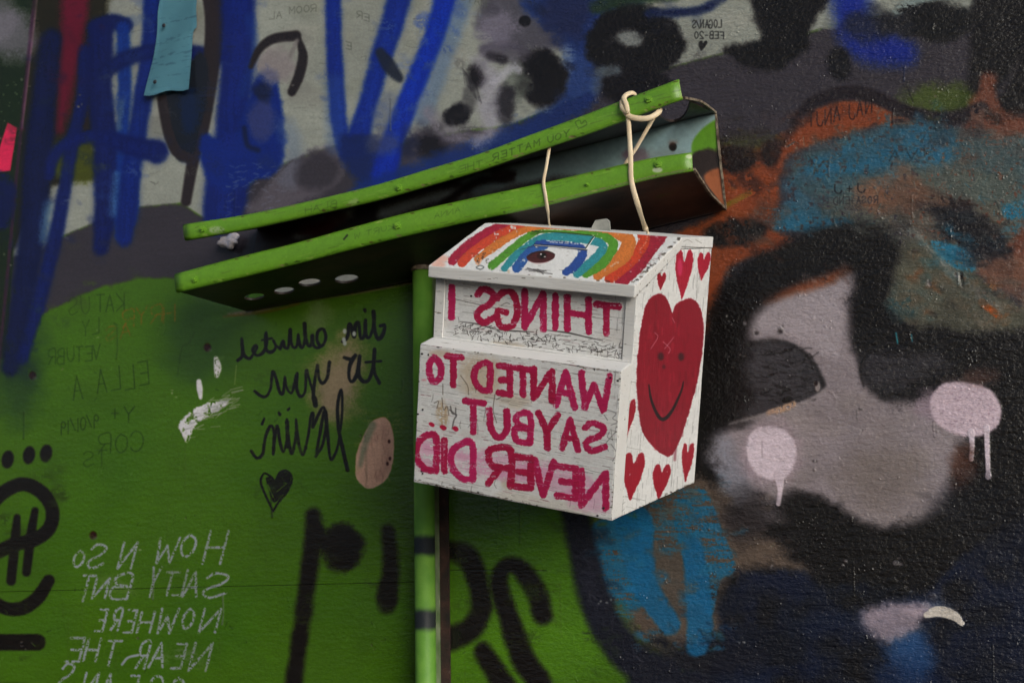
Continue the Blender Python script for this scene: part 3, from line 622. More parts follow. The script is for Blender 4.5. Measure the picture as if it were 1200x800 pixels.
# pen notes on the mural
cv.text('LOGAN/S', 845, 33, -3.6, 9, 1, (30, 30, 32), gap=.4); cv.text('FEB-20', 848, 46, -4, 8, 1, (30, 30, 32), gap=.5)
cv.heart(818, 828, 48, 60, (26, 26, 28), lean=3)
cv.text('NAJ ANJT', 1022, 134, -7, 17, 1.3, (36, 22, 24), slope=-.22 * -1 if 0 else -.22, gap=.45, a=.85)
cv.text('J+J', 1013, 226, -8, 10, 1.3, (24, 22, 26), gap=.7); cv.text('ROSA+END', 1028, 238, -4.4, 8, 1, (40, 38, 44), gap=.5, slope=-.04, a=.85); cv.text('2020', 1010, 246, -4, 5, .8, (50, 46, 52), a=.7)
cv.text('VA', 1075, 188, -13, 12, 1.4, (30, 54, 66), gap=.5, a=.8)
for x, y, t in ((370, 14, 'ROOM'), (432, 24, 'ER'), (330, 22, 'AL'), (412, 58, 'E'), (200 + 30, 205, 'SA'), (570, 8, 'MATSD')): cv.text(t, x, y, -6, 8, .9, (74, 76, 70), slope=.3 if x > 400 else -.1, a=.55)
# more passes: drips, rubbed spots and bare nicks in the coats
for i in range(70):
    x, y = random.uniform(-100, 1300), random.uniform(-50, 800); c = random.choice([(170, 170, 165), (90, 84, 80), (120, 110, 96)])
    for q in range(random.randint(1, 4)): B(x + random.gauss(0, 5), y + random.gauss(0, 4), random.uniform(.6, 2.2), random.uniform(.5, 1.6), c, soft=1, a=random.uniform(.25, .6), rough=.6, h=-.3)
for i in range(26):
    x, y = random.uniform(20, 1180), random.uniform(20, 760); L = random.uniform(10, 45)
    j, i2 = int((y - cv.y0) * 2), int((x - cv.x0) * 2); c = tuple(float(v) * 255 * .8 for v in cv.img[j, i2]); S([(x, y), (x + random.uniform(-1, 1), y + L * .6), (x + random.uniform(-1.5, 1.5), y + L)], [2.4, 1.6, 2.6], c, soft=1.4, a=.55, h=.3)
cv.img *= (1 + (cv.nL - .5) * .10 + (cv.nF - .5) * .07 + (cv.nH - .5) * .06)[..., None]
cv.img = np.clip(cv.img, 0, 1) ** 1.13 * 1.12
cv.hgt += (cv.nM - .5) * .04
WALL_X0, WALL_X1, WALL_Z0, WALL_Z1 = -1.95, .30, 1.17, 2.56
def wall_uv(u, v):
    o = np.empty(u.shape + (3,)); o[..., 0] = WALL_X0 + (WALL_X1 - WALL_X0) * u; o[..., 1] = 0; o[..., 2] = WALL_Z0 + (WALL_Z1 - WALL_Z0) * v
    return o
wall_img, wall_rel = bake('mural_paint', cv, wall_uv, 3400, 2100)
del cv

def painted(name, img, rel, gain, rough, spec, fine, relief=.0015, uvn='UVMap'):
    """paint laid on a surface: colour and paint thickness from the marks above, grain and gloss from nodes"""
    k = N(name, rough, spec)
    uv = k.n('UVMap', _uv_map=uvn)
    t = k.n('TexImage'); t.image = img; t.extension = 'MIRROR'; k.l(uv.outputs[0], t.inputs[0])
    r = k.n('TexImage'); r.image = rel; r.extension = 'MIRROR'; k.l(uv.outputs[0], r.inputs[0])
    c = k.mix(1.0, t.outputs[0], (gain, gain, gain), 'MULTIPLY')
    c = k.mix(k.math('MULTIPLY', k.noise(9, 5), .22), c, (.03, .028, .024))            # grime
    k.l(c, k.b.inputs['Base Color'])
    n1 = k.bump(r.outputs[0], relief)
    fine(k, n1)
    return k.m
def wall_fine(k, prev):
    side = k.n('MapRange', _interpolation_type='SMOOTHSTEP'); sp = k.n('SeparateXYZ'); k.l(k.coord(), sp.inputs[0]); k.l(sp.outputs[0], side.inputs[0])
    side.inputs[1].default_value = -.75; side.inputs[2].default_value = -.35; thick = side.outputs[0]      # the mural side carries many more coats of paint
    amt = k.math('ADD', k.math('MULTIPLY', thick, .75), .25)
    wob = k.n('Mapping'); k.l(k.coord((34, 34, 96)), wob.inputs[0])
    rip = k.noise(1, 5, wob.outputs[0], .68)                # roller ripples running along the wall
    n = k.bump(k.math('MULTIPLY', rip, amt), .0026, .9, prev)
    n = k.bump(k.math('MULTIPLY', k.noise(1, 2, k.coord((150, 150, 230))), amt), .0011, .9, n)
    v = k.n('TexVoronoi', Scale=210.0, _feature='SMOOTH_F1'); k.l(k.coord(), v.inputs['Vector'])
    pm = k.ramp(k.noise(38, 2), (.58, (0, 0, 0)), (.68, (1, 1, 1)))
    pim = k.ramp(v.outputs[0], (0.0, (1, 1, 1)), (.30, (0, 0, 0)))
    n = k.bump(k.math('MULTIPLY', k.math('MULTIPLY', pim, pm), amt), .0011, .9, n)
    k.bump(k.math('MULTIPLY', k.noise(260, 3), amt), .0006, .8, n)
    r = k.ramp(k.noise(14, 4), (.3, (.12,) * 3), (.7, (.28,) * 3)); k.l(r, k.b.inputs['Roughness'])
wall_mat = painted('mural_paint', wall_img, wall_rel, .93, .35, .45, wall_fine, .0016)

def set_uv(me, fn):
    uvl = me.uv_layers.new(name='UVMap') if 'UVMap' not in me.uv_layers else me.uv_layers['UVMap']
    for p in me.polygons:
        for li in p.loop_indices:
            uvl.data[li].uv = fn(me.vertices[me.loops[li].vertex_index].co)
def wuv(c): return ((c.x - WALL_X0) / (WALL_X1 - WALL_X0), (c.z - WALL_Z0) / (WALL_Z1 - WALL_Z0))

wall = thing('graffiti_wall', 'board wall covered in green and dark layered graffiti behind the white box', 'wall', (-.6, 0, .6))
SPLIT = P(512, 700).x; JL = P(380, 684).z; JR = P(560, 668).z
def board(xa, xb, za, zb):
    bm = bmesh.new()
    prism(bm, [(xa, 0, za), (xb, 0, za), (xb, 0, zb), (xa, 0, zb)], [(xa, .018, za), (xb, .018, za), (xb, .018, zb), (xa, .018, zb)])
    o = link_mesh('board', bm, wall_mat, wall); set_uv(o.data, wuv)
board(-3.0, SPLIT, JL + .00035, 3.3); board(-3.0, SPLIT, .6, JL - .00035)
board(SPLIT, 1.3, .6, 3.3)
k = N('dark_timber', .9); k.b.inputs['Base Color'].default_value = (.02, .018, .014, 1)
bm = bmesh.new(); prism(bm, [(-3, .02, .6), (1.3, .02, .6), (1.3, .02, 3.3), (-3, .02, 3.3)], [(-3, .05, .6), (1.3, .05, .6), (1.3, .05, 3.3), (-3, .05, 3.3)])
link_mesh('backing', bm, k.m, wall)

# ------------------------------------------------------------------ steel channel on the wall
DF = .141                                                     # how far the flanges stand out
up_top = [(215, 265), (292, 253), (370, 236), (440, 219), (500, 201), (560, 183), (620, 161), (680, 139), (740, 116), (796, 95)]
up_bot = [(217, 280), (295, 266), (372, 249), (442, 233), (502, 216), (562, 198), (623, 177), (683, 157), (743, 135), (799.5, 114)]
lo_top = [(205, 323), (277, 304), (350, 286), (415, 268), (480, 251), (560, 233), (640, 216), (700, 202), (762, 188), (811, 181)]
lo_bot = [(207, 341), (279, 324), (352, 306), (417, 289), (482, 273), (562, 255), (642, 238), (702, 223), (765, 207), (812, 198)]
rear_lo = [(290, 365), (352, 353), (415, 342), (472, 331), (530, 319), (600, 304), (672, 288), (730, 275), (790, 261), (850, 246)]
rear_up = [(303, 268), (362, 253), (420, 238), (480, 222), (540, 207), (600, 191), (656, 178), (710, 165), (776, 148), (838, 133)]
NS = 54
def line3(pts, off):
    q = catmull(pts, 6); q = [np.array(px3(x, y, off)) for x, y in q]
    d = np.r_[0, np.cumsum([np.linalg.norm(b - a) for a, b in zip(q[:-1], q[1:])])]
    return [Vector([np.interp(t * d[-1], d, [p[i] for p in q]) for i in range(3)]) for t in np.linspace(0, 1, NS)]
UT, UB, LT, LB = (line3(p, DF) for p in (up_top, up_bot, lo_top, lo_bot))
RL, RU = line3(rear_lo, .006), line3(rear_up, .006)
def slab(rows, thick, direction=None):
    """sheet metal from rows of matching points, given a real thickness"""
    bm = bmesh.new(); g = [[bm.verts.new(p) for p in r] for r in rows]
    for a, b in zip(g[:-1], g[1:]):
        for i in range(len(a) - 1): bm.faces.new((a[i], a[i + 1], b[i + 1], b[i]))
    bm.normal_update()
    off = {v: v.co + v.normal * thick for v in bm.verts}
    h = [[bm.verts.new(off[v]) for v in r] for r in g]
    for a, b in zip(h[:-1], h[1:]):
        for i in range(len(a) - 1): bm.faces.new((a[i], b[i], b[i + 1], a[i + 1]))
    for i in range(NS - 1):
        bm.faces.new((g[0][i], h[0][i], h[0][i + 1], g[0][i + 1])); bm.faces.new((g[-1][i], g[-1][i + 1], h[-1][i + 1], h[-1][i]))
    for r in range(len(g) - 1):
        bm.faces.new((g[r][0], g[r + 1][0], h[r + 1][0], h[r][0])); bm.faces.new((g[r][-1], h[r][-1], h[r + 1][-1], g[r + 1][-1]))
    bmesh.ops.recalc_face_normals(bm, faces=bm.faces)
    return bm
def between(a, b, m, bulge=0):
    return [[p.lerp(q, i / (m - 1)) for p, q in zip(a, b)] for i in range(m)]

cb = Canvas(180, 70, 880, 390, 3.2, (96, 146, 34), 31); S, PO, B = cb.stroke, cb.poly, cb.blob
for i in range(70): B(random.uniform(190, 850), random.uniform(90, 350), random.uniform(8, 40), random.uniform(3, 9), random.choice([(82, 132, 28), (110, 158, 42), (88, 140, 40)]), soft=12, a=.4)
for i in range(260):
    x, y = random.uniform(200, 840), random.uniform(90, 350); S([(x, y)] * 2, random.uniform(.5, 1.4), random.choice([(150, 180, 90), (60, 96, 30), (170, 176, 140)]), a=.5, h=.2)
cb.text('YOU MATTER', 668, 161, -6.4, 7.5, 1.1, (44, 70, 16), slope=-.33, gap=.5, a=.8); cb.text('THE', 566, 196, -7, 7, 1, (52, 80, 18), slope=-.3, gap=.4, a=.6)
cb.stroke([(678, 150), (675, 144), (680, 142), (682, 146), (686, 142), (688, 147), (678, 152)], 1, (44, 70, 16), a=.8)
cb.text('BLAH', 395, 243, -7, 7, 1, (52, 80, 18), slope=-.25, gap=.4, a=.55); cb.text('KURT W', 462, 270, -6, 6, .9, (52, 80, 18), slope=-.25, gap=.4, a=.5); cb.text('ANNA', 540, 250, -6, 6, .9, (52, 80, 18), slope=-.25, a=.5)
S([(404, 281), (408, 276)], 2, (30, 40, 14)); S([(412, 239), (418, 236)], 6, (150, 170, 120), soft=3, a=.6); B(255, 270, 9, 4, (160, 175, 150), soft=4, a=.7, dry=.3)
S([(640, 238), (700, 223), (765, 207), (812, 198)], 1.6, (120, 124, 96), soft=1.4, a=.7, dry=.3); B(771, 200, 6, 3, (190, 196, 184), soft=2, a=.8); B(808, 184, 4, 3, (200, 205, 190), soft=2, a=.7)
S([(217, 265), (217, 280)], 1.2, (150, 180, 90), a=.6); S([(797, 96), (800, 114)], 2.2, (150, 176, 110), a=.8)
for i in range(150):                                       # chips along the rail edges and scratches
    pl = random.choice([up_top, up_bot, lo_top, lo_bot]); q = random.randrange(len(pl) - 1); t = random.random()
    x, y = pl[q][0] * (1 - t) + pl[q + 1][0] * t, pl[q][1] * (1 - t) + pl[q + 1][1] * t
    B(x, y, random.uniform(.6, 3.5), random.uniform(.5, 1.2), random.choice([(70, 56, 34), (130, 120, 90), (54, 80, 20), (150, 176, 90)]), soft=1, a=.7, rough=.6, h=-.3)
for i in range(120):
    x = random.uniform(210, 800); y = np.interp(x, [p[0] for p in up_top], [p[1] for p in up_top]) + random.uniform(2, 14) + random.choice([0, 62 if x > 400 else 55]); L = random.uniform(3, 16)
    S([(x, y), (x + L, y - .25 * L + random.uniform(-1, 1))], random.uniform(.4, .9), random.choice([(66, 100, 22), (140, 178, 80), (60, 70, 30)]), a=.5, h=-.15)
cb.img *= (1 + (cb.nF - .5) * .08 + (cb.nM - .5) * .08)[..., None]
xs = [v.x for r in (UT, LB) for v in r]; zs = [v.z for r in (UT, UB, LT, LB) for v in r]
LX0, LX1, LZ0, LZ1 = min(xs) - .01, max(xs) + .01, min(zs) - .01, max(zs) + .01
def lip_plane(u, v):
    o = np.empty(u.shape + (3,)); o[..., 0] = LX0 + (LX1 - LX0) * u; o[..., 1] = -DF; o[..., 2] = LZ0 + (LZ1 - LZ0) * v
    return o
lip_img, lip_rel = bake('lip_paint', cb, lip_plane, 2400, 1000)
def metal_fine(k, prev):
    n = k.bump(k.noise(90, 3), .0007, .7, prev); k.bump(k.noise(600, 2), .0002, .8, n)
lip_mat = painted('green_gloss_paint', lip_img, lip_rel, 1.0, .38, .5, metal_fine, .0006)

# the back web: sprayed colours, with pale patches that paint in missing light
cw = Canvas(180, 70, 880, 390, 2.4, (62, 56, 60), 41); S, PO, B = cw.stroke, cw.poly, cw.blob
PO([(690, 150), (842, 118), (852, 150), (850, 190), (800, 200), (740, 215), (690, 210), (640, 210), (560, 220), (540, 210), (620, 190)], (132, 160, 166), soft=10, a=.95)
S([(560, 222), (620, 202), (680, 190)], 20, (150, 172, 180), soft=16, a=.7); S([(450, 250), (500, 234), (540, 226)], 12, (190, 206, 212), soft=12, a=.9)  # second stroke: sprayed patch, colour raised for light missing inside the channel
S([(350, 272), (380, 262), (410, 250)], 12, (190, 206, 206), soft=12, a=.9); S([(300, 278), (340, 268), (380, 268)], 14, (60, 34, 34), soft=10)  # first stroke lightened in colour the same way
B(372, 266, 20, 8, (98, 26, 34), soft=12, a=.8); B(395, 255, 14, 7, (90, 30, 30), soft=10, a=.6)
B(746, 184, 14, 8, (92, 30, 60), soft=9, a=.8); B(772, 186, 40, 12, (120, 134, 134), soft=12, a=.6)
S([(600, 210), (560, 214), (520, 240)], 9, (34, 24, 26), soft=8, a=.9); B(590, 205, 14, 6, (50, 36, 36), soft=7, a=.8)
PO([(812, 168), (826, 150), (848, 138), (870, 140), (870, 176), (840, 182), (815, 184)], (84, 136, 24), soft=3)
PO([(808, 188), (826, 176), (850, 178), (876, 176), (876, 206), (846, 200), (820, 208)], (36, 26, 26), soft=6)
PO([(826, 206), (850, 196), (876, 200), (876, 260), (850, 246), (834, 226)], (150, 84, 50), soft=5)
for x, y, c in ((298, 346, (70, 120, 20)), (333, 338, (190, 195, 190)), (363, 328, (200, 200, 196)), (406, 322, (200, 204, 200))): B(x, y, 18, 9, c, soft=5)  # web coloured behind the flange holes; pale blobs make them look lit
B(789, 173, 4.5, 5, (14, 12, 12), soft=2, h=-.4); B(790, 168, 6, 4, (120, 84, 76), soft=6, a=.5)
cw.img *= (1 + (cw.nM - .5) * .14)[..., None]
def web_plane(u, v):
    o = lip_plane(u, v); o[..., 0] = -1.35 + 1.25 * u; o[..., 2] = 1.80 + .45 * v; o[..., 1] = -.006
    return o
web_img, web_rel = bake('web_paint', cw, web_plane, 2000, 760)
web_mat = painted('web_spray_paint', web_img, web_rel, 1.1, .42, .5, metal_fine, .0006)

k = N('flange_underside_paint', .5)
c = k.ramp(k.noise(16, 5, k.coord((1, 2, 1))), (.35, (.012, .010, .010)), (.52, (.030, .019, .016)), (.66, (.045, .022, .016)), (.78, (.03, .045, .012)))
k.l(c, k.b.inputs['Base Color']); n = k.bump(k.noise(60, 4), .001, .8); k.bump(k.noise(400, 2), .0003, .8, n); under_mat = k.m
k = N('bare_cut_edge', .55); k.l(k.ramp(k.noise(120, 4), (.35, (.05, .03, .02)), (.6, (.22, .18, .13))), k.b.inputs['Base Color']); edge_mat = k.m
k = N('green_flat_paint', .4); k.l(k.ramp(k.noise(60, 4), (.3, (.085, .24, .012)), (.7, (.14, .32, .022))), k.b.inputs['Base Color']); k.bump(k.noise(300, 3), .0005, .8); green_mat = k.m
k = N('green_hardware_paint', .36); k.l(k.ramp(k.noise(150, 4), (.3, (.10, .25, .012)), (.75, (.17, .36, .03))), k.b.inputs['Base Color']); k.bump(k.noise(500, 3), .0004, .8); bolt_mat = k.m

chan = thing('steel_channel', 'long bright green steel channel bolted on the wall above the box, open side forward', 'metal bracket', tuple(RL[NS // 2]))
def holes(o, ells, mid_a, mid_b):
    """cut real holes: each ellipse is laid on the sheet and punched along the sheet's normal"""
    pts = np.array([list(v) for r in (mid_a, mid_b) for v in r]); c0 = pts.mean(0); nrm = np.linalg.svd(pts - c0)[2][2]
    bm = bmesh.new()
    for (x, y, rx, ry, rot) in ells:
        ring = []
        for i in range(24):
            t = i * math.pi / 12; c, s_ = math.cos(rad(rot)), math.sin(rad(rot))
            X, Y = x + rx * math.cos(t) * c - ry * math.sin(t) * s_, y + rx * math.cos(t) * s_ + ry * math.sin(t) * c
            r = WC @ np.array([(X - 600) / F, (Y - 400) / F, 1.0]); ring.append(CP + r * (((c0 - CP) @ nrm) / (r @ nrm)))
        prism(bm, [Vector(p - nrm * .03) for p in ring], [Vector(p + nrm * .03) for p in ring])
    cut = link_mesh('cutter', bm); md = o.modifiers.new('cut', 'BOOLEAN'); md.operation = 'DIFFERENCE'; md.solver = 'EXACT'; md.object = cut
    dg = bpy.context.evaluated_depsgraph_get(); me = bpy.data.meshes.new_from_object(o.evaluated_get(dg)); o.modifiers.clear()
    o.data = me; bpy.data.objects.remove(cut)
def two_sided(o, face_mat, edge, thr=.012):
    o.data.materials.clear(); o.data.materials.append(face_mat); o.data.materials.append(edge)
# lower flange
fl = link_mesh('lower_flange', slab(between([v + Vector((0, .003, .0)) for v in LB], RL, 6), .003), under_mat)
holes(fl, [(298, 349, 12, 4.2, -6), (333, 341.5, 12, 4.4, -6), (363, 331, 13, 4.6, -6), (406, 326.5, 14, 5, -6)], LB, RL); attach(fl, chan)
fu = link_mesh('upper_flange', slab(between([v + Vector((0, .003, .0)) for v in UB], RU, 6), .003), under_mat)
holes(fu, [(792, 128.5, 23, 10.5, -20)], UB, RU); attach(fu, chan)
wb = link_mesh('web', slab(between(RU, RL, 5), -.003), web_mat, chan)
set_uv(wb.data, lambda c: ((c.x + 1.35) / 1.25, (c.z - 1.80) / .45))
def lip(name, top, bot):
    m = []
    for p, q in zip(top, bot):                                  # rolled section: slightly rounded top edge
        m.append([p + Vector((0, .004, -.0006)), p + Vector((0, .0012, .0004)), p.lerp(q, .12), p.lerp(q, .5), p.lerp(q, .9), q + Vector((0, .0008, .0)), q + Vector((0, .003, .0004))])
    rows = [[c[i] for c in m] for i in range(7)]
    o = link_mesh(name, slab(rows, -.0024), lip_mat, chan)
    set_uv(o.data, lambda c: ((c.x - LX0) / (LX1 - LX0), (c.z - LZ0) / (LZ1 - LZ0)))
    for p in o.data.polygons: p.use_smooth = True
lip('upper_lip', UT, UB); lip('lower_lip', LT, LB)
def rim(name, pts, w_=.0028, mat=edge_mat):
    bm = bmesh.new(); pts = catmull(pts, 5)
    for a, b in zip(pts[:-1], pts[1:]):
        a, b = Vector(a), Vector(b); d = (b - a).normalized(); s = d.cross(Vector((0, 0, 1)) if abs(d.z) < .9 else Vector((1, 0, 0))).normalized() * w_ / 2; u = d.cross(s).normalized() * w_ / 2
        j = Vector((random.uniform(-1, 1), random.uniform(-1, 1), random.uniform(-1, 1))) * .0004
        prism(bm, [a + s + u, a - s + u, a - s - u, a + s - u], [b + s + u + j, b - s + u + j, b - s - u + j, b + s - u + j])
    link_mesh(name, bm, mat, chan)
e = .001
rim('cut_edge', [tuple(UB[-1] + Vector((e, .003, 0))), tuple(UB[-1].lerp(RU[-1], .5) + Vector((.003, 0, .004))), tuple(RU[-1] + Vector((e, -.002, 0)))], .003)
rim('cut_edge', [tuple(RU[-1] + Vector((e, -.002, 0))), tuple(RU[-1].lerp(RL[-1], .5) + Vector((e, -.004, 0))), tuple(RL[-1] + Vector((e, -.002, 0)))], .0026)
rim('cut_edge', [tuple(LB[-1] + Vector((e, .002, 0))), tuple(LB[-1].lerp(RL[-1], .55) + Vector((-.002, 0, -.001))), tuple(RL[-1] + Vector((e, -.002, 0)))], .003)
def bolt(x, y, r=.0052, off=DF):
    bm = bmesh.new(); c = P(x, y, off + .0002)
    ring = lambda rr, d, n=6, ph=.2: [c + Vector((rr * math.cos(ph + i * 2 * math.pi / n), -d, rr * math.sin(ph + i * 2 * math.pi / n))) for i in range(n)]
    prism(bm, ring(r * 1.25, -.001, 12), ring(r * 1.25, .0012, 12))
    prism(bm, ring(r * .95, .001), ring(r * .86, .0048)); prism(bm, ring(r * .4, .0046, 8), ring(r * .34, .0066, 8))
    link_mesh('bolt', bm, bolt_mat, chan)
for x, y in ((239, 269), (469, 220.5), (761, 117.5), (230, 322 + 6), (467, 265), (772, 193)): bolt(x, y)
bolt(689, 217, .0028)

# ------------------------------------------------------------------ white scrap wedged at the end of the channel
k = N('crumpled_scrap', .8); k.l(k.ramp(k.noise(60, 4), (.4, (.22, .23, .30)), (.6, (.38, .33, .32))), k.b.inputs['Base Color']); k.bump(k.noise(160, 4), .002, .9)
bm = bmesh.new(); bmesh.ops.create_icosphere(bm, subdivisions=3, radius=1); cc = P(268, 283, .012)
for v in bm.verts:
    n_ = 1 + .28 * math.sin(v.co.x * 5 + v.co.z * 3) * math.cos(v.co.z * 4 + v.co.x) + random.uniform(-.05, .05)
    v.co = cc + Vector((v.co.x * .0175 * n_, v.co.y * .005, v.co.z * .0115 * n_ + v.co.x * .002))
o = link_mesh('crumpled_scrap', bm, k.m, None, True); o['label'] = 'small crumpled whitish scrap stuck on the wall at the left end of the green channel'; o['category'] = 'scrap'

# ------------------------------------------------------------------ pipe and rusty strip
pc = P(497, 560, .035); PR = .0135; ptop = P(494, 309, .06).z
k = N('pipe_paint', .5, .3)
sep = k.n('SeparateXYZ'); k.l(k.n('NewGeometry').outputs['Position'], sep.inputs[0]); zz = sep.outputs[2]
base = k.ramp(k.noise(40, 4), (.3, (.095, .25, .03)), (.7, (.15, .33, .045)))
wob = k.math('ADD', zz, k.math('MULTIPLY', k.noise(70, 2), .006))
def band(z0, z1):
    a = k.n('MapRange', _interpolation_type='SMOOTHSTEP'); k.l(wob, a.inputs[0]); a.inputs[1].default_value = z0 - .005; a.inputs[2].default_value = z0 + .005
    b = k.n('MapRange', _interpolation_type='SMOOTHSTEP'); k.l(wob, b.inputs[0]); b.inputs[1].default_value = z1 - .005; b.inputs[2].default_value = z1 + .005
    return k.math('SUBTRACT', a.outputs[0], b.outputs[0])
bz = lambda y: P(497, y, .05).z + .003
m_ = k.math('ADD', band(bz(650), bz(627)), band(bz(738), bz(714)))
k.l(k.mix(m_, base, (.016, .020, .024)), k.b.inputs['Base Color']); n = k.bump(k.noise(50, 3), .0008, .7); k.bump(k.noise(500, 2), .0003, .8, n)
pipe = thing('standing_pipe', 'vertical green painted pipe with black spray bands, running down behind the box', 'pipe', (pc.x, pc.y, .6))
bm = bmesh.new(); ring = lambda r, z, n=40: [(pc.x + r * math.cos(i * 2 * math.pi / n), pc.y + r * math.sin(i * 2 * math.pi / n), z) for i in range(n)]
prism(bm, ring(PR, .6), ring(PR, ptop)); o = link_mesh('tube', bm, k.m, pipe)
for p in o.data.polygons: p.use_smooth = len(p.vertices) == 4
bm = bmesh.new(); prism(bm, ring(PR + .0022, ptop - .004), ring(PR + .0016, ptop + .002)); link_mesh('end_cap', bm, edge_mat, pipe)
k = N('rust', .75); k.l(k.ramp(k.noise(70, 5), (.3, (.010, .007, .006)), (.52, (.026, .011, .009)), (.66, (.045, .018, .013)), (.82, (.12, .10, .09))), k.b.inputs['Base Color']); k.bump(k.noise(200, 4), .001, .9); rust = k.m
strip = thing('steel_angle', 'narrow rusty brown steel angle beside the green pipe below the box', 'steel strip', (P(519, 700).x, -.003, .6))
xa, xb = P(512, 690, .008).x, P(526, 690, .004).x
bm = bmesh.new(); prism(bm, [(xa, -.0005, .6), (xb, -.0005, .6), (xb, -.0035, .6), (xa, -.0035, .6)], [(xa, -.0005, ptop), (xb, -.0005, ptop), (xb, -.0035, ptop), (xa, -.0035, ptop)]); link_mesh('flat_leg', bm, rust, strip)
k = N('worn_pale_paint', .5); k.l(k.ramp(k.noise(45, 4), (.3, (.08, .14, .05)), (.7, (.22, .27, .17))), k.b.inputs['Base Color'])
bm = bmesh.new(); prism(bm, [(xa, -.0037, .6), (xa + .0024, -.0037, .6), (xa + .0024, -.024, .6), (xa, -.024, .6)], [(xa, -.0037, ptop), (xa + .0024, -.0037, ptop), (xa + .0024, -.024, ptop), (xa, -.024, ptop)]); link_mesh('standing_leg', bm, k.m, strip)

# ------------------------------------------------------------------ blue paper note
k = N('blue_paper', .8, .2)
sx = k.noise(220, 3, k.coord((.35, 1, 1.4)))
inkm = k.ramp(k.math('MULTIPLY', k.ramp(k.noise(1, 1, k.coord((3, 1, 150))), (.55, (0, 0, 0)), (.6, (1, 1, 1))), k.ramp(sx, (.52, (0, 0, 0)), (.58, (1, 1, 1)))), (0, (0, 0, 0)), (1, (.5, .5, .5)))
k.l(k.mix(inkm, (.13, .34, .44), (.04, .11, .18)), k.b.inputs['Base Color']); k.bump(k.noise(30, 3), .003, .5); paper = k.m
L_ = [(192, -40), (189, -10), (185, 15), (184, 40), (180, 66), (174, 90), (168.5, 112)]
R_ = [(236, -46), (233, -20), (230, 8), (230.5, 31), (226.5, 38), (224, 72), (221, 104)]
note = thing('paper_note', 'light blue paper note pinned to the wall at the upper left', 'note', tuple(P(200, 60, .002)))
bm = bmesh.new(); g = []
for i, (a, b) in enumerate(zip(catmull(L_, 4), catmull(R_, 4))):
    row_ = []
    for j in range(9):
        t = j / 8; y = i / 24; off = .004 + .011 * max(0, y - .75) * 4 * (.35 + .65 * abs(t - .4)) + .0018 * math.sin(t * 5 + y * 7)
        row_.append(bm.verts.new(P(a[0] + (b[0] - a[0]) * t, a[1] + (b[1] - a[1]) * t + (1.5 * math.sin(t * 9) if i > 22 else 0), off)))
    g.append(row_)
for a, b in zip(g[:-1], g[1:]):
    for i in range(8): bm.faces.new((a[i], a[i + 1], b[i + 1], b[i]))
bmesh.ops.solidify(bm, geom=list(bm.faces), thickness=.0003); link_mesh('sheet', bm, paper, note, True)
k = N('black_pin', .4); k.b.inputs['Base Color'].default_value = (.012, .013, .02, 1)
for x, y in ((192, 30), (181.5, 96)):
    bm = bmesh.new(); c = P(x, y, .0085 if y < 60 else .018); bmesh.ops.create_uvsphere(bm, u_segments=12, v_segments=8, radius=.0034)
    for v in bm.verts: v.co = Vector((v.co.x, v.co.y * .5, v.co.z)) + c
    link_mesh('pin', bm, k.m, note, True)

# ------------------------------------------------------------------ the white wooden box
M3 = np.array([[0.96761645, 0.17842807, 0.17855485], [-0.12873645, 0.95727299, -0.25895049], [-0.21712977, 0.22757823, 0.94924328]])
T0 = np.array([-.6156, 1.3327 - ZW, .1197 + CAMZ])
BW, BD, BH, HL, ST, VB, HF, TH = .25, .2327, .2952, .1589, .0255, .1327, .2468, .0134
OV = .0028; LV0 = ST - .012
BM = Matrix([[*M3[i], T0[i]] for i in range(3)] + [[0, 0, 0, 1]])
box = thing('wooden_box', 'white painted wooden box with pink mirrored writing and a rainbow lid, hung by two bands', 'wooden box')
box.matrix_world = BM
WHT = (228, 229, 230)
c5 = Canvas(474, 250, 846, 624, 4.6, WHT, 51); S, PO, B = c5.stroke, c5.poly, c5.blob
CR, CK2 = (204, 30, 84), (40, 36, 34)
def fslope(y): return .146 + (.218 - .146) * (y - 401) / 162 if y > 401 else .125 + .02 * (y - 330) / 70
for i in range(60): B(random.uniform(485, 740), random.uniform(320, 610), random.uniform(4, 22), random.uniform(2, 8), random.choice([(214, 208, 204), (232, 230, 228), (220, 216, 218)]), soft=8, a=.5)
# stains
B(560, 440, 26, 22, (196, 172, 140), soft=18, a=.6, rot=10, dry=.25, dn='H'); B(605, 470, 20, 10, (204, 184, 158), soft=12, a=.5); B(584, 405, 30, 5, (196, 176, 148), soft=6, a=.5, dry=.3, dn='H'); B(515, 414, 12, 4, (206, 180, 156), soft=5, a=.6)
B(519, 483, 7, 14, (190, 160, 120), soft=7, a=.7, dry=.3, dn='V'); B(640, 590, 60, 8, (206, 196, 178), soft=10, a=.4, rot=12); B(597, 566, 9, 6, (196, 170, 130), soft=6, a=.4)
# grain and cracks along the front boards
for i in range(620):
    x, y = random.uniform(486, 736), random.uniform(330, 612); L = random.choice([4, 7, 12, 22]) * random.uniform(.5, 1.4); s_ = fslope(y)
    S([(x, y), (x + L / 2, y + s_ * L / 2 + random.uniform(-.3, .3)), (x + L, y + s_ * L)], random.uniform(.3, .62), (70, 66, 64), soft=.7, a=random.uniform(.15, .6), h=-.2)
for i in range(240):                                        # crackle above the ledge
    x = random.uniform(530, 728); y = 378 + (x - 520) * .155 + random.gauss(4, 5.5)
    if y < 352 + (x - 520) * .14 or y > 392 + (x - 520) * .16: continue
    a = random.choice([0, 0, 1.5]) + random.uniform(-.5, .5); L = random.uniform(2, 7)
    S([(x, y), (x + L * .5 * math.cos(a) + random.uniform(-1, 1), y + L * .5 * math.sin(a)), (x + L * math.cos(a), y + L * math.sin(a))], random.uniform(.35, .9), (44, 40, 38), soft=.6, a=.8, h=-.3)
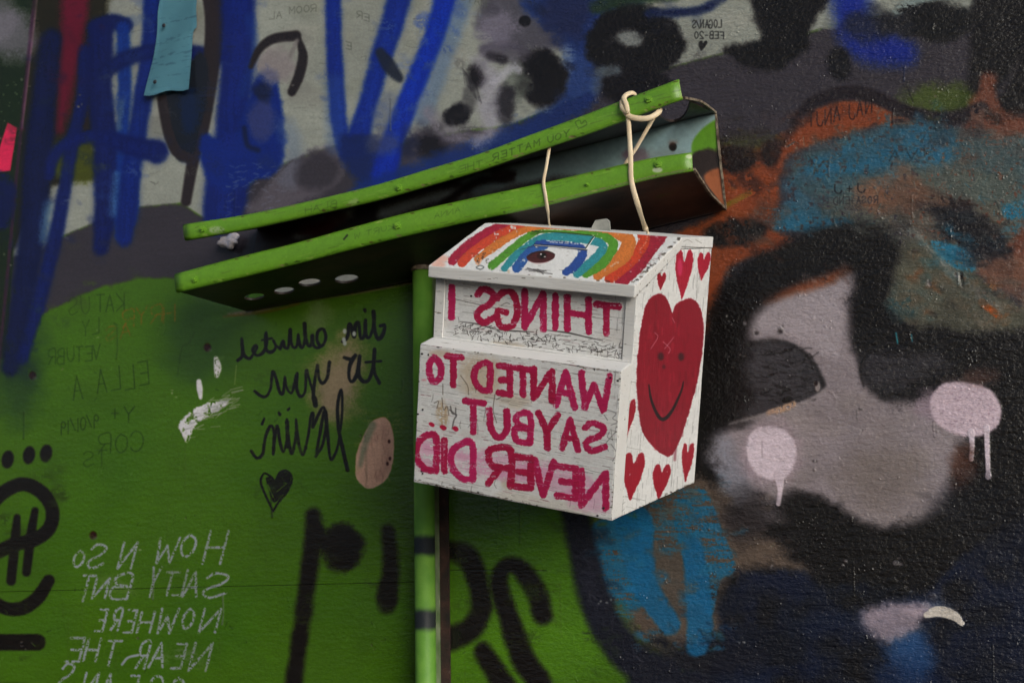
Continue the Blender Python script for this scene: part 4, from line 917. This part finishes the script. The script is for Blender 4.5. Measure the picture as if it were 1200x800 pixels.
S([(538, 377), (560, 380), (580, 386), (604, 388), (624, 389)], [.6, 1.4, .8, 1.4, .6], CK2, a=.85, h=-.3); S([(640, 387), (664, 390), (690, 396), (705, 399)], [.8, 1.8, 1.2, .6], CK2, a=.8, h=-.3); S([(530, 350), (560, 357), (580, 361)], .6, CK2, a=.7)
for sgm in range(34):                                       # vertical cracks across the boards
    x, y = random.uniform(494, 730), random.uniform(410, 600); S([(x, y), (x + random.uniform(-1.5, 1.5), y + 5), (x + random.uniform(-2, 2), y + random.uniform(8, 16))], .5, CK2, a=.5, h=-.2)
# edges worn dark
for pts in ([(490, 403), (560, 411), (640, 423), (729, 437)], [(484, 562), (560, 578), (640, 596), (717, 612)]): S(pts, .9, (70, 62, 56), a=.8, dry=.35, dn='H')
S([(491, 402), (487, 480), (483.5, 560)], 1.2, (60, 54, 50), a=.6, dry=.5); S([(729, 437), (723, 520), (716.5, 612)], 1.4, (50, 44, 42), a=.8, dry=.3, dn='V')
S([(515, 332), (512.5, 395)], .9, CK2, a=.7, dry=.3); S([(733, 352), (727, 425)], .8, CK2, a=.6, dry=.3)
for x, y in ((494.5, 414.5), (499, 342), (489.5, 485), (494, 552), (724, 446), (719, 596), (485, 540), (700, 604), (551, 347), (655, 578)): B(x, y, 1.4, 1.1, (24, 22, 24), soft=.8)
B(497, 445, 3, 1.3, (210, 100, 120), soft=2, a=.5)
# scribbles and fork shaped crack
for pts in ([(528, 476), (530, 484), (535, 486), (532, 492), (530, 502)], [(532, 484), (527, 480)], [(534, 478), (534, 486)]): S(pts, 1.7, (96, 92, 92), soft=1, a=.8, h=-.3)
for pts in ([(509, 472), (514, 470), (512, 478)], [(518, 466), (520, 480), (524, 476), (526, 486)], [(540, 440), (548, 452), (549, 462)], [(580, 462), (578, 480), (582, 495)], [(582, 468), (592, 462)], [(519, 450), (519, 462)]): S(pts, .8, (66, 52, 40), a=.7, h=-.2)
for pts in ([(712, 480), (722, 484), (718, 490), (724, 494), (716, 498)], [(714, 506), (712, 512), (718, 515)], [(716, 520), (722, 530), (718, 540)], [(708, 486), (712, 492)], [(722, 505), (710, 520), (713, 528)]): S(pts, .6, (60, 58, 62), a=.7)
S([(586, 358), (592, 355), (596, 356)], .6, CK2, a=.7); S([(570, 371), (580, 374), (588, 373)], 1, (225, 60, 60), a=.6); S([(498, 350), (502, 352)], 1, (230, 120, 110), a=.5)
# pink wash behind the last row
for (x, y, rx, ry) in ((500, 536, 13, 18), (535, 532, 40, 6), (590, 545, 60, 12), (650, 560, 50, 15), (690, 585, 26, 16), (560, 552, 50, 5)): B(x, y, rx, ry, (226, 150, 190), soft=10, a=.5, rot=12, dry=.25, dn='H')
# pink lettering, each letter where the photograph has it (mirrored)
def brush(items, w=8.6, ox=470, oy=240, k=2.105):
    for ch, xs, xe, ya, yb in items:
        for (dx, wk, a, dr) in ((0, w, .96, .24), (.8, w * .8, .5, .1), (-.5, w * .9, .35, .45)):
            c = random.choice([(184, 26, 80), (196, 34, 98), (172, 20, 64)])
            c5.glyph(ch, ox + xs / k - 2.6 + dx, ox + xe / k + 2.6 + dx, oy + ya / k + 4, oy + yb / k - 4, wk, c, slope=.12, soft=.9, rough=1.0, dry=dr, dn='V' if random.random() < .4 else 'H', a=a, h=.12)
brush([('T', 541, 474, 240, 326), ('H', 466, 402, 222, 318), ('I', 384, 372, 216, 312), ('N', 354, 297, 208, 312), ('G', 288, 230, 207, 308), ('S', 234, 180, 200, 300), ('I', 128, 118, 194, 287)], 8.0)
brush([('W', 520, 440, 410, 512), ('A', 434, 378, 404, 504), ('N', 378, 322, 398, 488), ('T', 330, 276, 396, 476), ('E', 274, 236, 390, 474), ('D', 224, 176, 384, 464), ('T', 154, 108, 366, 452), ('O', 104, 64, 368, 446)], 7.8)
brush([('S', 508, 450, 530, 616), ('A', 442, 392, 522, 610), ('Y', 392, 334, 508, 608), ('B', 324, 274, 508, 592), ('U', 266, 212, 498, 582), ('T', 210, 152, 478, 568)], 7.8)
brush([('N', 510, 440, 650, 752), ('E', 436, 380, 638, 728), ('V', 382, 324, 622, 724), ('E', 326, 276, 614, 704), ('R', 276, 210, 594, 698), ('D', 182, 120, 580, 682), ('I', 112, 98, 572, 664), ('D', 92, 34, 562, 660)], 8.2)
for x, y in ((75, 541), (104, 549), (135, 552)): B(470 + x / 2.105, 240 + y / 2.105, 3.8, 2.6, (196, 26, 70), soft=1, rot=25, rough=.6)
for i in range(420):                                        # grain that breaks through the lettering
    x, y = random.uniform(486, 734), random.uniform(336, 608); L = random.uniform(3, 12); s_ = fslope(y)
    S([(x, y), (x + L, y + s_ * L)], random.uniform(.35, .8), random.choice([(226, 222, 220), (236, 196, 210), (120, 40, 60), (90, 70, 74)]), soft=.7, a=random.uniform(.2, .6), h=-.15)
# side: vertical grain, hearts, the big smiling heart
for i in range(420):
    x, y = random.uniform(720, 836), random.uniform(286, 612); L = random.uniform(3, 18)
    S([(x, y), (x - .08 * L * .5 + random.uniform(-.4, .4), y + L / 2), (x - .08 * L, y + L)], random.uniform(.3, .6), (84, 84, 88), soft=.7, a=random.uniform(.12, .55), h=-.2)
for pts in ([(803, 287), (796, 400), (786, 582)], [(766, 330), (757, 420), (746, 596)], [(820, 290), (813, 400), (804, 500)]): S(pts, .5, (90, 90, 92), a=.5, dry=.35)
S([(737, 436), (731, 520), (725, 609)], .9, (96, 92, 90), a=.75, dry=.2); S([(797, 289), (836, 291)], .9, (70, 66, 62), a=.8); S([(796, 278), (796, 289)], .8, (60, 56, 52), a=.8)
for i in range(26): x = 729 + random.uniform(-3, 3); y = random.uniform(440, 606); S([(x - 2, y + 3), (x + 3, y - 2)], .5, (110, 108, 108), a=.6)
S([(801, 283), (806, 281), (811, 284)], .5, (90, 84, 80), a=.6); S([(815, 281), (822, 285)], .5, (90, 84, 80), a=.6)
S([(718, 612), (760, 592), (812, 566)], 1.5, (90, 82, 74), a=.7, dry=.4)
q6 = lambda pts: [(700 + x / 2.222, 260 + y / 2.222) for x, y in pts]
HB, HC = (138, 18, 38), (166, 30, 50)
PO(q6([(196, 238), (204, 218), (222, 204), (246, 200), (266, 218), (277, 262), (276, 320), (266, 392), (252, 452), (232, 520), (212, 578), (190, 610), (166, 602), (138, 578), (118, 545), (107, 490), (103, 420), (107, 330), (116, 262), (128, 214), (150, 190), (172, 190), (186, 208)]), HB, soft=1.3, rough=.8, h=.15, n=4)
for i in range(150):
    x, y = q6([(random.uniform(112, 268), random.uniform(205, 590))])[0]
    if (abs(x - 785) / 36) + abs(y - 430) / 150 < 1: S([(x, y), (x + random.uniform(-2, 1), y + random.uniform(6, 18))], random.uniform(1, 3.4), random.choice([(112, 12, 30), (170, 34, 54), (148, 24, 44), (122, 16, 32)]), soft=2, a=.5, h=random.uniform(-.05, .08))
for pts in ([(150, 288), (158, 300), (140, 330)], [(172, 312), (190, 330), (186, 342)], [(200, 300), (176, 330)], [(196, 250), (202, 262)]): S(q6(pts), .6, (214, 150, 160), a=.7)
for x, y in ((166, 350), (219, 351)): B(*q6([(x, y)])[0], 3.4, 4.6, (46, 22, 26), soft=3, a=.8)
B(*q6([(174, 377)])[0], 2, 2.5, (60, 24, 30), soft=2, a=.6); 
S(q6([(135, 424), (140, 458), (152, 492), (166, 512), (180, 510), (196, 490), (212, 458), (222, 432), (225, 416)]), [1.4, 2.8, 3.6, 4.2, 4.2, 3.4, 2.6, 2, 1.2], (30, 16, 20), soft=1)
for a, b, c, d, ln in ((155, 178, 132, 178, 2), (202, 248, 72, 202, 4), (259, 293, 80, 152, 4), (61, 98, 460, 562, 4), (64, 121, 600, 724, 6), (143, 188, 630, 722, 5), (219, 250, 576, 676, 4)):
    (xa_, ya_), (xb_, yb_) = q6([(a, c), (b, d)]); c5.heart(xa_, xb_, ya_, yb_, (156, 20, 42) if c > 100 else (172, 28, 54), lean=ln, soft=1.1, rough=.7, dry=.08, dn='V', h=.12)
B(*q6([(216, 118)])[0], 3, 10, (222, 60, 110), soft=3, a=.7)
# lid: rainbow and eye
q4 = lambda pts: [(490 + x / 4, 250 + y / 4) for x, y in pts]
def arc(pts, w_, c):
    w_ = [v * 1.32 for v in w_] if isinstance(w_, list) else w_ * 1.32
    c = tuple(int(v * .84 + 14) for v in c)
    S(q4(pts), w_, c, soft=1, rough=.9, dry=.17, dn='M', h=.12)
    S([(x + .6, y + .5) for x, y in q4(pts)], [v * .6 for v in w_] if isinstance(w_, list) else w_ * .6, tuple(min(255, int(v * 1.18)) for v in c), soft=1.6, a=.35, dry=.45, dn='F')
arc([(160, 222), (210, 170), (290, 112), (400, 50), (420, 34)], 8.5, (176, 22, 56)); arc([(1150, 70), (1120, 120), (1080, 170), (1030, 240), (955, 312)], 13, (172, 22, 50))
arc([(205, 232), (250, 185), (330, 128), (410, 88), (480, 56)], 8, (226, 70, 44)); arc([(1040, 74), (1060, 120), (1040, 170), (985, 235), (900, 304)], 10, (222, 62, 34))
arc([(275, 215), (330, 175), (400, 128), (470, 90), (540, 68), (640, 60), (780, 70), (900, 86), (975, 112), (985, 150), (950, 210), (840, 294)], [5, 7, 7, 6, 6, 5, 7, 9, 12, 13, 13, 8], (230, 124, 50))
S(q4([(300, 195), (280, 232)]), 6, (232, 140, 80), a=.6, dry=.3)
arc([(345, 245), (400, 200), (460, 150), (520, 105), (570, 88), (700, 88), (830, 98), (890, 118), (915, 150), (890, 200), (850, 245), (785, 288)], [7, 7, 7, 6, 4, 3, 5, 8, 9, 9, 9, 6], (84, 160, 44))
S(q4([(535, 84), (620, 88), (720, 94), (815, 104)]), 1.6, (40, 52, 24), a=.9, h=-.4); S(q4([(528, 96), (590, 92)]), 1.8, (60, 80, 30), a=.6)
arc([(405, 258), (450, 205), (500, 165), (560, 124), (640, 112), (760, 122), (840, 134), (866, 160), (835, 205), (790, 245), (745, 285)], [6, 7, 7, 6, 7, 8, 7, 8, 8, 8, 7], (44, 150, 164))
arc([(462, 255), (500, 205), (540, 170), (590, 148)], 8.5, (40, 92, 176)); arc([(560, 142), (650, 146), (740, 156), (770, 172), (765, 205), (730, 250), (690, 276)], [4, 5, 5, 7, 8, 8, 6], (36, 74, 164))
S(q4([(545, 150), (640, 156), (735, 166), (790, 172)]), 1.6, (30, 34, 50), a=.8, h=-.4); S(q4([(786, 168), (812, 128), (828, 106)]), 1.6, (40, 50, 40), a=.8, h=-.3); S(q4([(545, 150), (480, 170)]), 1.1, (40, 50, 50), a=.5)
S(q4([(620, 138), (760, 148)]), 1.4, (224, 224, 222), a=.8, dry=.3)
PO(q4([(508, 205), (530, 186), (570, 176), (615, 178), (640, 192), (634, 212), (600, 228), (555, 232), (522, 224)]), (78, 34, 40), soft=1); B(*q4([(580, 198)])[0], 6, 4.6, (52, 22, 28), soft=2); B(*q4([(585, 197)])[0], 3.4, 3.2, (16, 14, 16), soft=1)
B(*q4([(576, 191)])[0], 1.1, .8, (220, 220, 224), soft=.6); B(*q4([(594, 203)])[0], 1.3, .7, (190, 180, 180), soft=.6); S(q4([(515, 202), (545, 184), (600, 176), (640, 192)]), .9, (30, 22, 24)); S(q4([(520, 222), (560, 236), (610, 226)]), .8, (190, 120, 120), a=.5)
for a, b in (((512, 256), (560, 270)), ((520, 270), (590, 272)), ((540, 262), (600, 270)), ((560, 274), (628, 284)), ((505, 262), (545, 264)), ((560, 262), (586, 284))): S(q4([a, b]), 1, (50, 46, 48), a=.75, h=-.2)
S(q4([(272, 252), (290, 244), (308, 252), (292, 262), (274, 256)]), .8, (50, 60, 60)); S(q4([(424, 270), (428, 330)]), 2.2, (200, 170, 130), soft=2, a=.6)
for i in range(60):
    x, y = q4([(random.uniform(120, 700), random.uniform(90, 290))])[0]; S([(x, y), (x + random.uniform(2, 6), y + random.uniform(-.5, 1))], .5, (70, 60, 56), a=.4, h=-.2)
for i in range(26): x, y = q4([(random.uniform(260, 330), random.uniform(185, 235))])[0]; S([(x, y)] * 2, random.uniform(.8, 1.5), (60, 46, 44), a=.8)
for x, y in ((110, 212), (95, 240)): B(*q4([(x, y)])[0], 8, 4, (240, 150, 120), soft=5, a=.5)
S(q4([(1075, 90), (1070, 130), (1040, 170)]), 1.2, (240, 200, 180), a=.5, dry=.3)
for i in range(40): x, y = q4([(random.uniform(1040, 1140), random.uniform(90, 300))])[0]; S([(x, y), (x + 3, y + random.uniform(-2, 2))], .5, (90, 30, 40), a=.5)
c5.img *= (1 + (c5.nF - .5) * .05 + (c5.nM - .5) * .06)[..., None]
for i in range(90):                                         # worn corners and open joints
    for a_, b_ in (((491, 402), (483.5, 561)), ((729, 437), (717, 612)), ((484, 562), (717, 612)), ((717, 612), (813, 564)), ((503, 313), (741, 333)), ((741, 333), (798, 277)), ((745, 346), (798, 290)), ((491, 402), (729, 437))):
        if random.random() < .35:
            t = random.random(); B(a_[0] + (b_[0] - a_[0]) * t + random.gauss(0, .8), a_[1] + (b_[1] - a_[1]) * t + random.gauss(0, .8), random.uniform(.5, 2.2), random.uniform(.4, 1), random.choice([(70, 60, 52), (120, 108, 96), (50, 44, 40)]), soft=.8, a=.7, rough=.5, h=-.3)
def bplane(o, a, b):
    o, a, b = (np.array(x, float) for x in (o, a, b))
    def f(u, v): return (o + u[..., None] * a + v[..., None] * b) @ M3.T + T0
    return f
def wood_fine(kx, ky, kz):
    def f(k, prev):
        n = k.bump(k.noise(1, 4, k.coord((kx, ky, kz))), .0005, .8, prev); k.bump(k.noise(700, 2), .0002, .7, n)
    return f
def bface(name, o, a, b, w_, h, fine):
    im, rl = bake(name, c5, bplane(o, a, b), w_, h)
    return painted(name, im, rl, .93, .55, .3, fine, .0005), np.array(o, float), np.array(a, float), np.array(b, float)
FRONT = bface('lettered_front', (0, 0, 0), (BW, 0, 0), (0, 0, HL), 1400, 900, wood_fine(30, 200, 600))
UPPER = bface('lettered_upper', (0, ST, HL), (BW, 0, 0), (0, 0, HF - HL), 1400, 520, wood_fine(30, 200, 600))
SIDE = bface('hearted_side', (BW, 0, 0), (0, BD, 0), (0, 0, BH), 1000, 1280, wood_fine(600, 600, 30))
LIDN = np.array([0, VB - LV0, BH - HF]); LID = bface('rainbow_lid', (-OV, LV0, HF), (BW + 2 * OV, 0, 0), tuple(LIDN), 1400, 800, wood_fine(30, 300, 300))
def chipped(name, sc):
    k = N(name, .55, .3); ch = k.ramp(k.noise(1, 5, k.coord(sc), .7), (.63, (0, 0, 0)), (.66, (1, 1, 1)))
    gr = k.ramp(k.noise(1, 4, k.coord((14, 700, 700)), .6), (.30, (1, 1, 1)), (.36, (0, 0, 0)))
    c = k.mix(k.math('MULTIPLY', gr, .55), k.mix(ch, (.70, .705, .71), (.11, .09, .07)), (.12, .11, .10)); c = k.mix(k.math('MULTIPLY', k.noise(24, 4), .3), c, (.30, .26, .22)); k.l(c, k.b.inputs['Base Color'])
    n = k.bump(k.noise(1, 3, k.coord((40, 500, 500))), .0005, .8); k.bump(ch, .0005, -.8, n); return k.m
plain = chipped('chipped_white_paint', (40, 220, 220))
def bpart(name, bm, face=None, axis=None, bev=.0012, mats=None):
    """board in box space; faces looking along `axis` take the painted face material"""
    if bev:
        bmesh.ops.subdivide_edges(bm, edges=[e for e in bm.edges if e.calc_length() > .1], cuts=7)      # long edges wander a little, as sawn wood does
        for v in bm.verts: v.co += Vector((random.uniform(-1, 1), random.uniform(-1, 1), random.uniform(-1, 1))) * .00028
        bevel(bm, bev, 2)
    o = link_mesh(name, bm, plain); o.parent = box; me = o.data
    if face:
        fm, o0, a, b = face; me.materials.append(fm); ax = Vector(axis)
        uvl = me.uv_layers.new(name='UVMap'); la, lb = a @ a, b @ b
        for p in me.polygons:
            if p.normal.dot(ax) > .8:
                p.material_index = 1
                for li in p.loop_indices:
                    c = np.array(me.vertices[me.loops[li].vertex_index].co) - o0; uvl.data[li].uv = (c @ a / la, c @ b / lb)
    return o
def ext(profile, u0, u1):
    bm = bmesh.new(); prism(bm, [(u0, v, h) for v, h in profile], [(u1, v, h) for v, h in profile]); return bm
LB_ = lambda v: HF - TH + (BH - HF) * (v - LV0) / (VB - LV0)        # underside of the lid
bpart('front_panel', ext([(0, 0), (0, HL), (ST, HL + .0062), (ST, 0)], 0, BW), FRONT, (0, -1, 0), .0016)
# the ends of the front board show on the side, painted with it
sp = [(ST + .0004, 0), (ST + .0004, LB_(ST) - .0003), (VB - .0004, LB_(VB) - .0003), (VB - .0004, BH - TH - .0003), (BD - .001, BH - TH - .0003), (BD - .001, 0)]
bpart('side_panel', ext(sp, BW - .0125, BW - .0003), SIDE, (1, 0, 0), .0008); bpart('side_panel', ext(sp, .0003, .0125), None, None, .0008)
bpart('upper_panel', ext([(ST + .0022, HL + .002), (ST + .0022, LB_(ST) - .001), (ST + .012, LB_(ST) + .002), (ST + .012, HL + .002)], .0130, BW - .0130), UPPER, (0, -1, 0), .0006)
# the lettering also crosses the two upright edges
bpart('ledge_bead', ext([(ST - .0004, HL + .0055), (ST - .0004, HL + .0068), (ST + .0035, HL + .0080), (ST + .0035, HL + .0055)], .001, BW - .001), None, None, .0008)
nl = Vector((0, -(BH - HF), VB - LV0)).normalized()
bpart('lid', ext([(LV0, HF - TH), (LV0, HF), (VB, BH), (VB, BH - TH)], -OV, BW + OV), LID, tuple(nl), .0014)
# slot plate on the lid
def lidp(u, t, d): return Vector((-OV + (BW + 2 * OV) * u, LV0 + LIDN[1] * t, HF + LIDN[2] * t)) + nl * d
inv = BM.inverted()
def px_lid(X, Y):
    r = WC @ np.array([(X - 600) / F, (Y - 400) / F, 1.0]); o_ = inv @ Vector(CP); d_ = inv.to_3x3() @ Vector(r); p0 = lidp(0, 0, 0)
    return o_ + d_ * ((p0 - o_).dot(nl) / d_.dot(nl))
qd = [px_lid(X, Y) for X, Y in ((626, 287.5), (687, 292.5), (697, 277.5), (632, 271.5))]
bm = bmesh.new(); prism(bm, [p - nl * .003 for p in qd], [p + nl * .0010 for p in qd]); bpart('slot_plate', bm, LID, tuple(nl), .0006)
bpart('cap_board', ext([(VB + .0006, BH - TH), (VB + .0006, BH - .0004), (BD, BH - .0004), (BD, BH - TH)], -.001, BW + .0002), SIDE, (1, 0, 0), .0008)
bpart('back_panel', ext([(BD - .0135, .012), (BD - .0135, BH - TH - .001), (BD - .0012, BH - TH - .001), (BD - .0012, .012)], .0128, BW - .0128), None, None, 0)
bpart('bottom_panel', ext([(ST + .001, .0005), (ST + .001, .0115), (BD - .0014, .0115), (BD - .0014, .0005)], .0128, BW - .0128), None, None, 0)
k = N('nail_head', .5); k.b.inputs['Base Color'].default_value = (.02, .018, .018, 1); nail = None
# nails in the front board
for u, h in ((.012, .148), (.008, .085), (.012, .012), (.238, .150), (.24, .012)):
    bm = bmesh.new(); bmesh.ops.create_cone(bm, cap_ends=True, segments=10, radius1=.0013, radius2=.001, depth=.0008, matrix=Matrix.Translation((u, -.0002, h)) @ Matrix.Rotation(rad(90), 4, 'X'))
    o = link_mesh('nail', bm, k.m); o.parent = box
# grey hanging tab behind the lid
k = N('grey_metal_tab', .5); k.l(k.ramp(k.noise(80, 3), (.3, (.22, .23, .21)), (.7, (.4, .4, .37))), k.b.inputs['Base Color'])
bm = bmesh.new(); TB = [(.116, 0), (.142, 0), (.140, .012), (.136, .0145), (.122, .012)]
prism(bm, [(u, VB + .045, BH - .001 + h) for u, h in TB], [(u, VB + .0475, BH - .001 + h) for u, h in TB]); o = link_mesh('hanging_tab', bm, k.m); o.parent = box
EYES = []
for X, Y in ((644, 270), (757.5, 276)):
    d_ = inv.to_3x3() @ Vector(WC @ np.array([(X - 600) / F, (Y - 400) / F, 1.0])); o_ = inv @ Vector(CP); EYES.append(o_ + d_ * ((VB + .028 - o_.y) / d_.y))

# ------------------------------------------------------------------ rubber bands
k = N('rubber_band', .45, .4); k.l(k.ramp(k.noise(40, 3), (.3, (.62, .49, .32)), (.7, (.76, .64, .46))), k.b.inputs['Base Color']); k.b.inputs['Subsurface Weight'].default_value = .12; k.b.inputs['Subsurface Radius'].default_value = (.01, .006, .003); k.bump(k.noise(200, 2), .0004, .6); rub = k.m
def ribbon(bm, pts, w_, th=.0011, twist=0.0):
    ps = [Vector(p) for p in catmull([tuple(p) for p in pts], 8)]; rings = []; n = len(ps)
    for i, p in enumerate(ps):
        d = (ps[min(i + 1, n - 1)] - ps[max(i - 1, 0)]).normalized(); ww = w_[0] + (w_[1] - w_[0]) * i / (n - 1) if isinstance(w_, tuple) else w_
        s = d.cross(Vector((0, -1, 0)))
        s = s.normalized() if s.length > .2 else Vector((1, 0, 0)); s = Matrix.Rotation(twist * i / n, 3, d) @ s; u = d.cross(s).normalized()
        rings.append([bm.verts.new(p + s * ww / 2 * math.cos(a) * 1.0 + u * th * math.sin(a)) for a in [j * math.pi / 5 for j in range(10)]])
    for a, b in zip(rings[:-1], rings[1:]):
        for j in range(10): bm.faces.new((a[j], a[(j + 1) % 10], b[(j + 1) % 10], b[j]))
    bm.faces.new(rings[0][::-1]); bm.faces.new(rings[-1]); bmesh.ops.recalc_face_normals(bm, faces=bm.faces)
eyeW = [BM @ Vector((p.x, VB + .03, BH - .002)) for p in EYES]
LF = DF + .004
bm = bmesh.new()
ribbon(bm, [P(735, 128, LF + .004), P(737, 150, LF), P(739, 185, LF), P(740, 212, LF), P(748, 242, LF - .004), P(757, 270, .1), eyeW[1]], (.0056, .0074), .0015, .25)
ribbon(bm, [P(768, 134, LF - .012), P(758, 152, DF - .008), P(744, 176, DF - .014), P(731, 196, DF - .018), P(728, 215, DF - .03)], .0052, .0013, .3)
ribbon(bm, [P(745, 111, DF - .012), P(740, 109, DF - .002), P(733, 112, LF + .001), P(730, 119, LF + .003), P(731, 128, LF + .004), P(737, 136, LF + .004), P(748, 139, LF + .003), P(760, 138.5, LF + .001), P(769, 134, LF - .003), P(773, 129, DF - .006), P(768, 126, DF - .014)], .0068, .0016, .5)
ribbon(bm, [P(738, 110, DF - .006), P(731, 114, LF + .003), P(734, 123, LF + .007), P(735, 131, LF + .007), P(729, 127, LF + .005), P(728, 118, LF + .002)], .006, .0016, -.4)
o = link_mesh('rubber_band', bm, rub, None, True); o['label'] = 'thick cream rubber band knotted round the upper rail near its right end'; o['category'] = 'rubber band'; o['group'] = 'bands holding the box'
bm = bmesh.new(); ribbon(bm, [P(645, 166, DF - .012), P(643, 178, DF - .006), P(640, 196, DF - .001), P(637, 213, LF), P(639, 228, LF), P(642, 248, LF - .002), P(644, 266, .11), eyeW[0]], (.0042, .0056), .0013, .6)
o = link_mesh('rubber_band', bm, rub, None, True); o['label'] = 'thin cream band on the left, running from inside the green channel to the box lid'; o['category'] = 'rubber band'; o['group'] = 'bands holding the box'
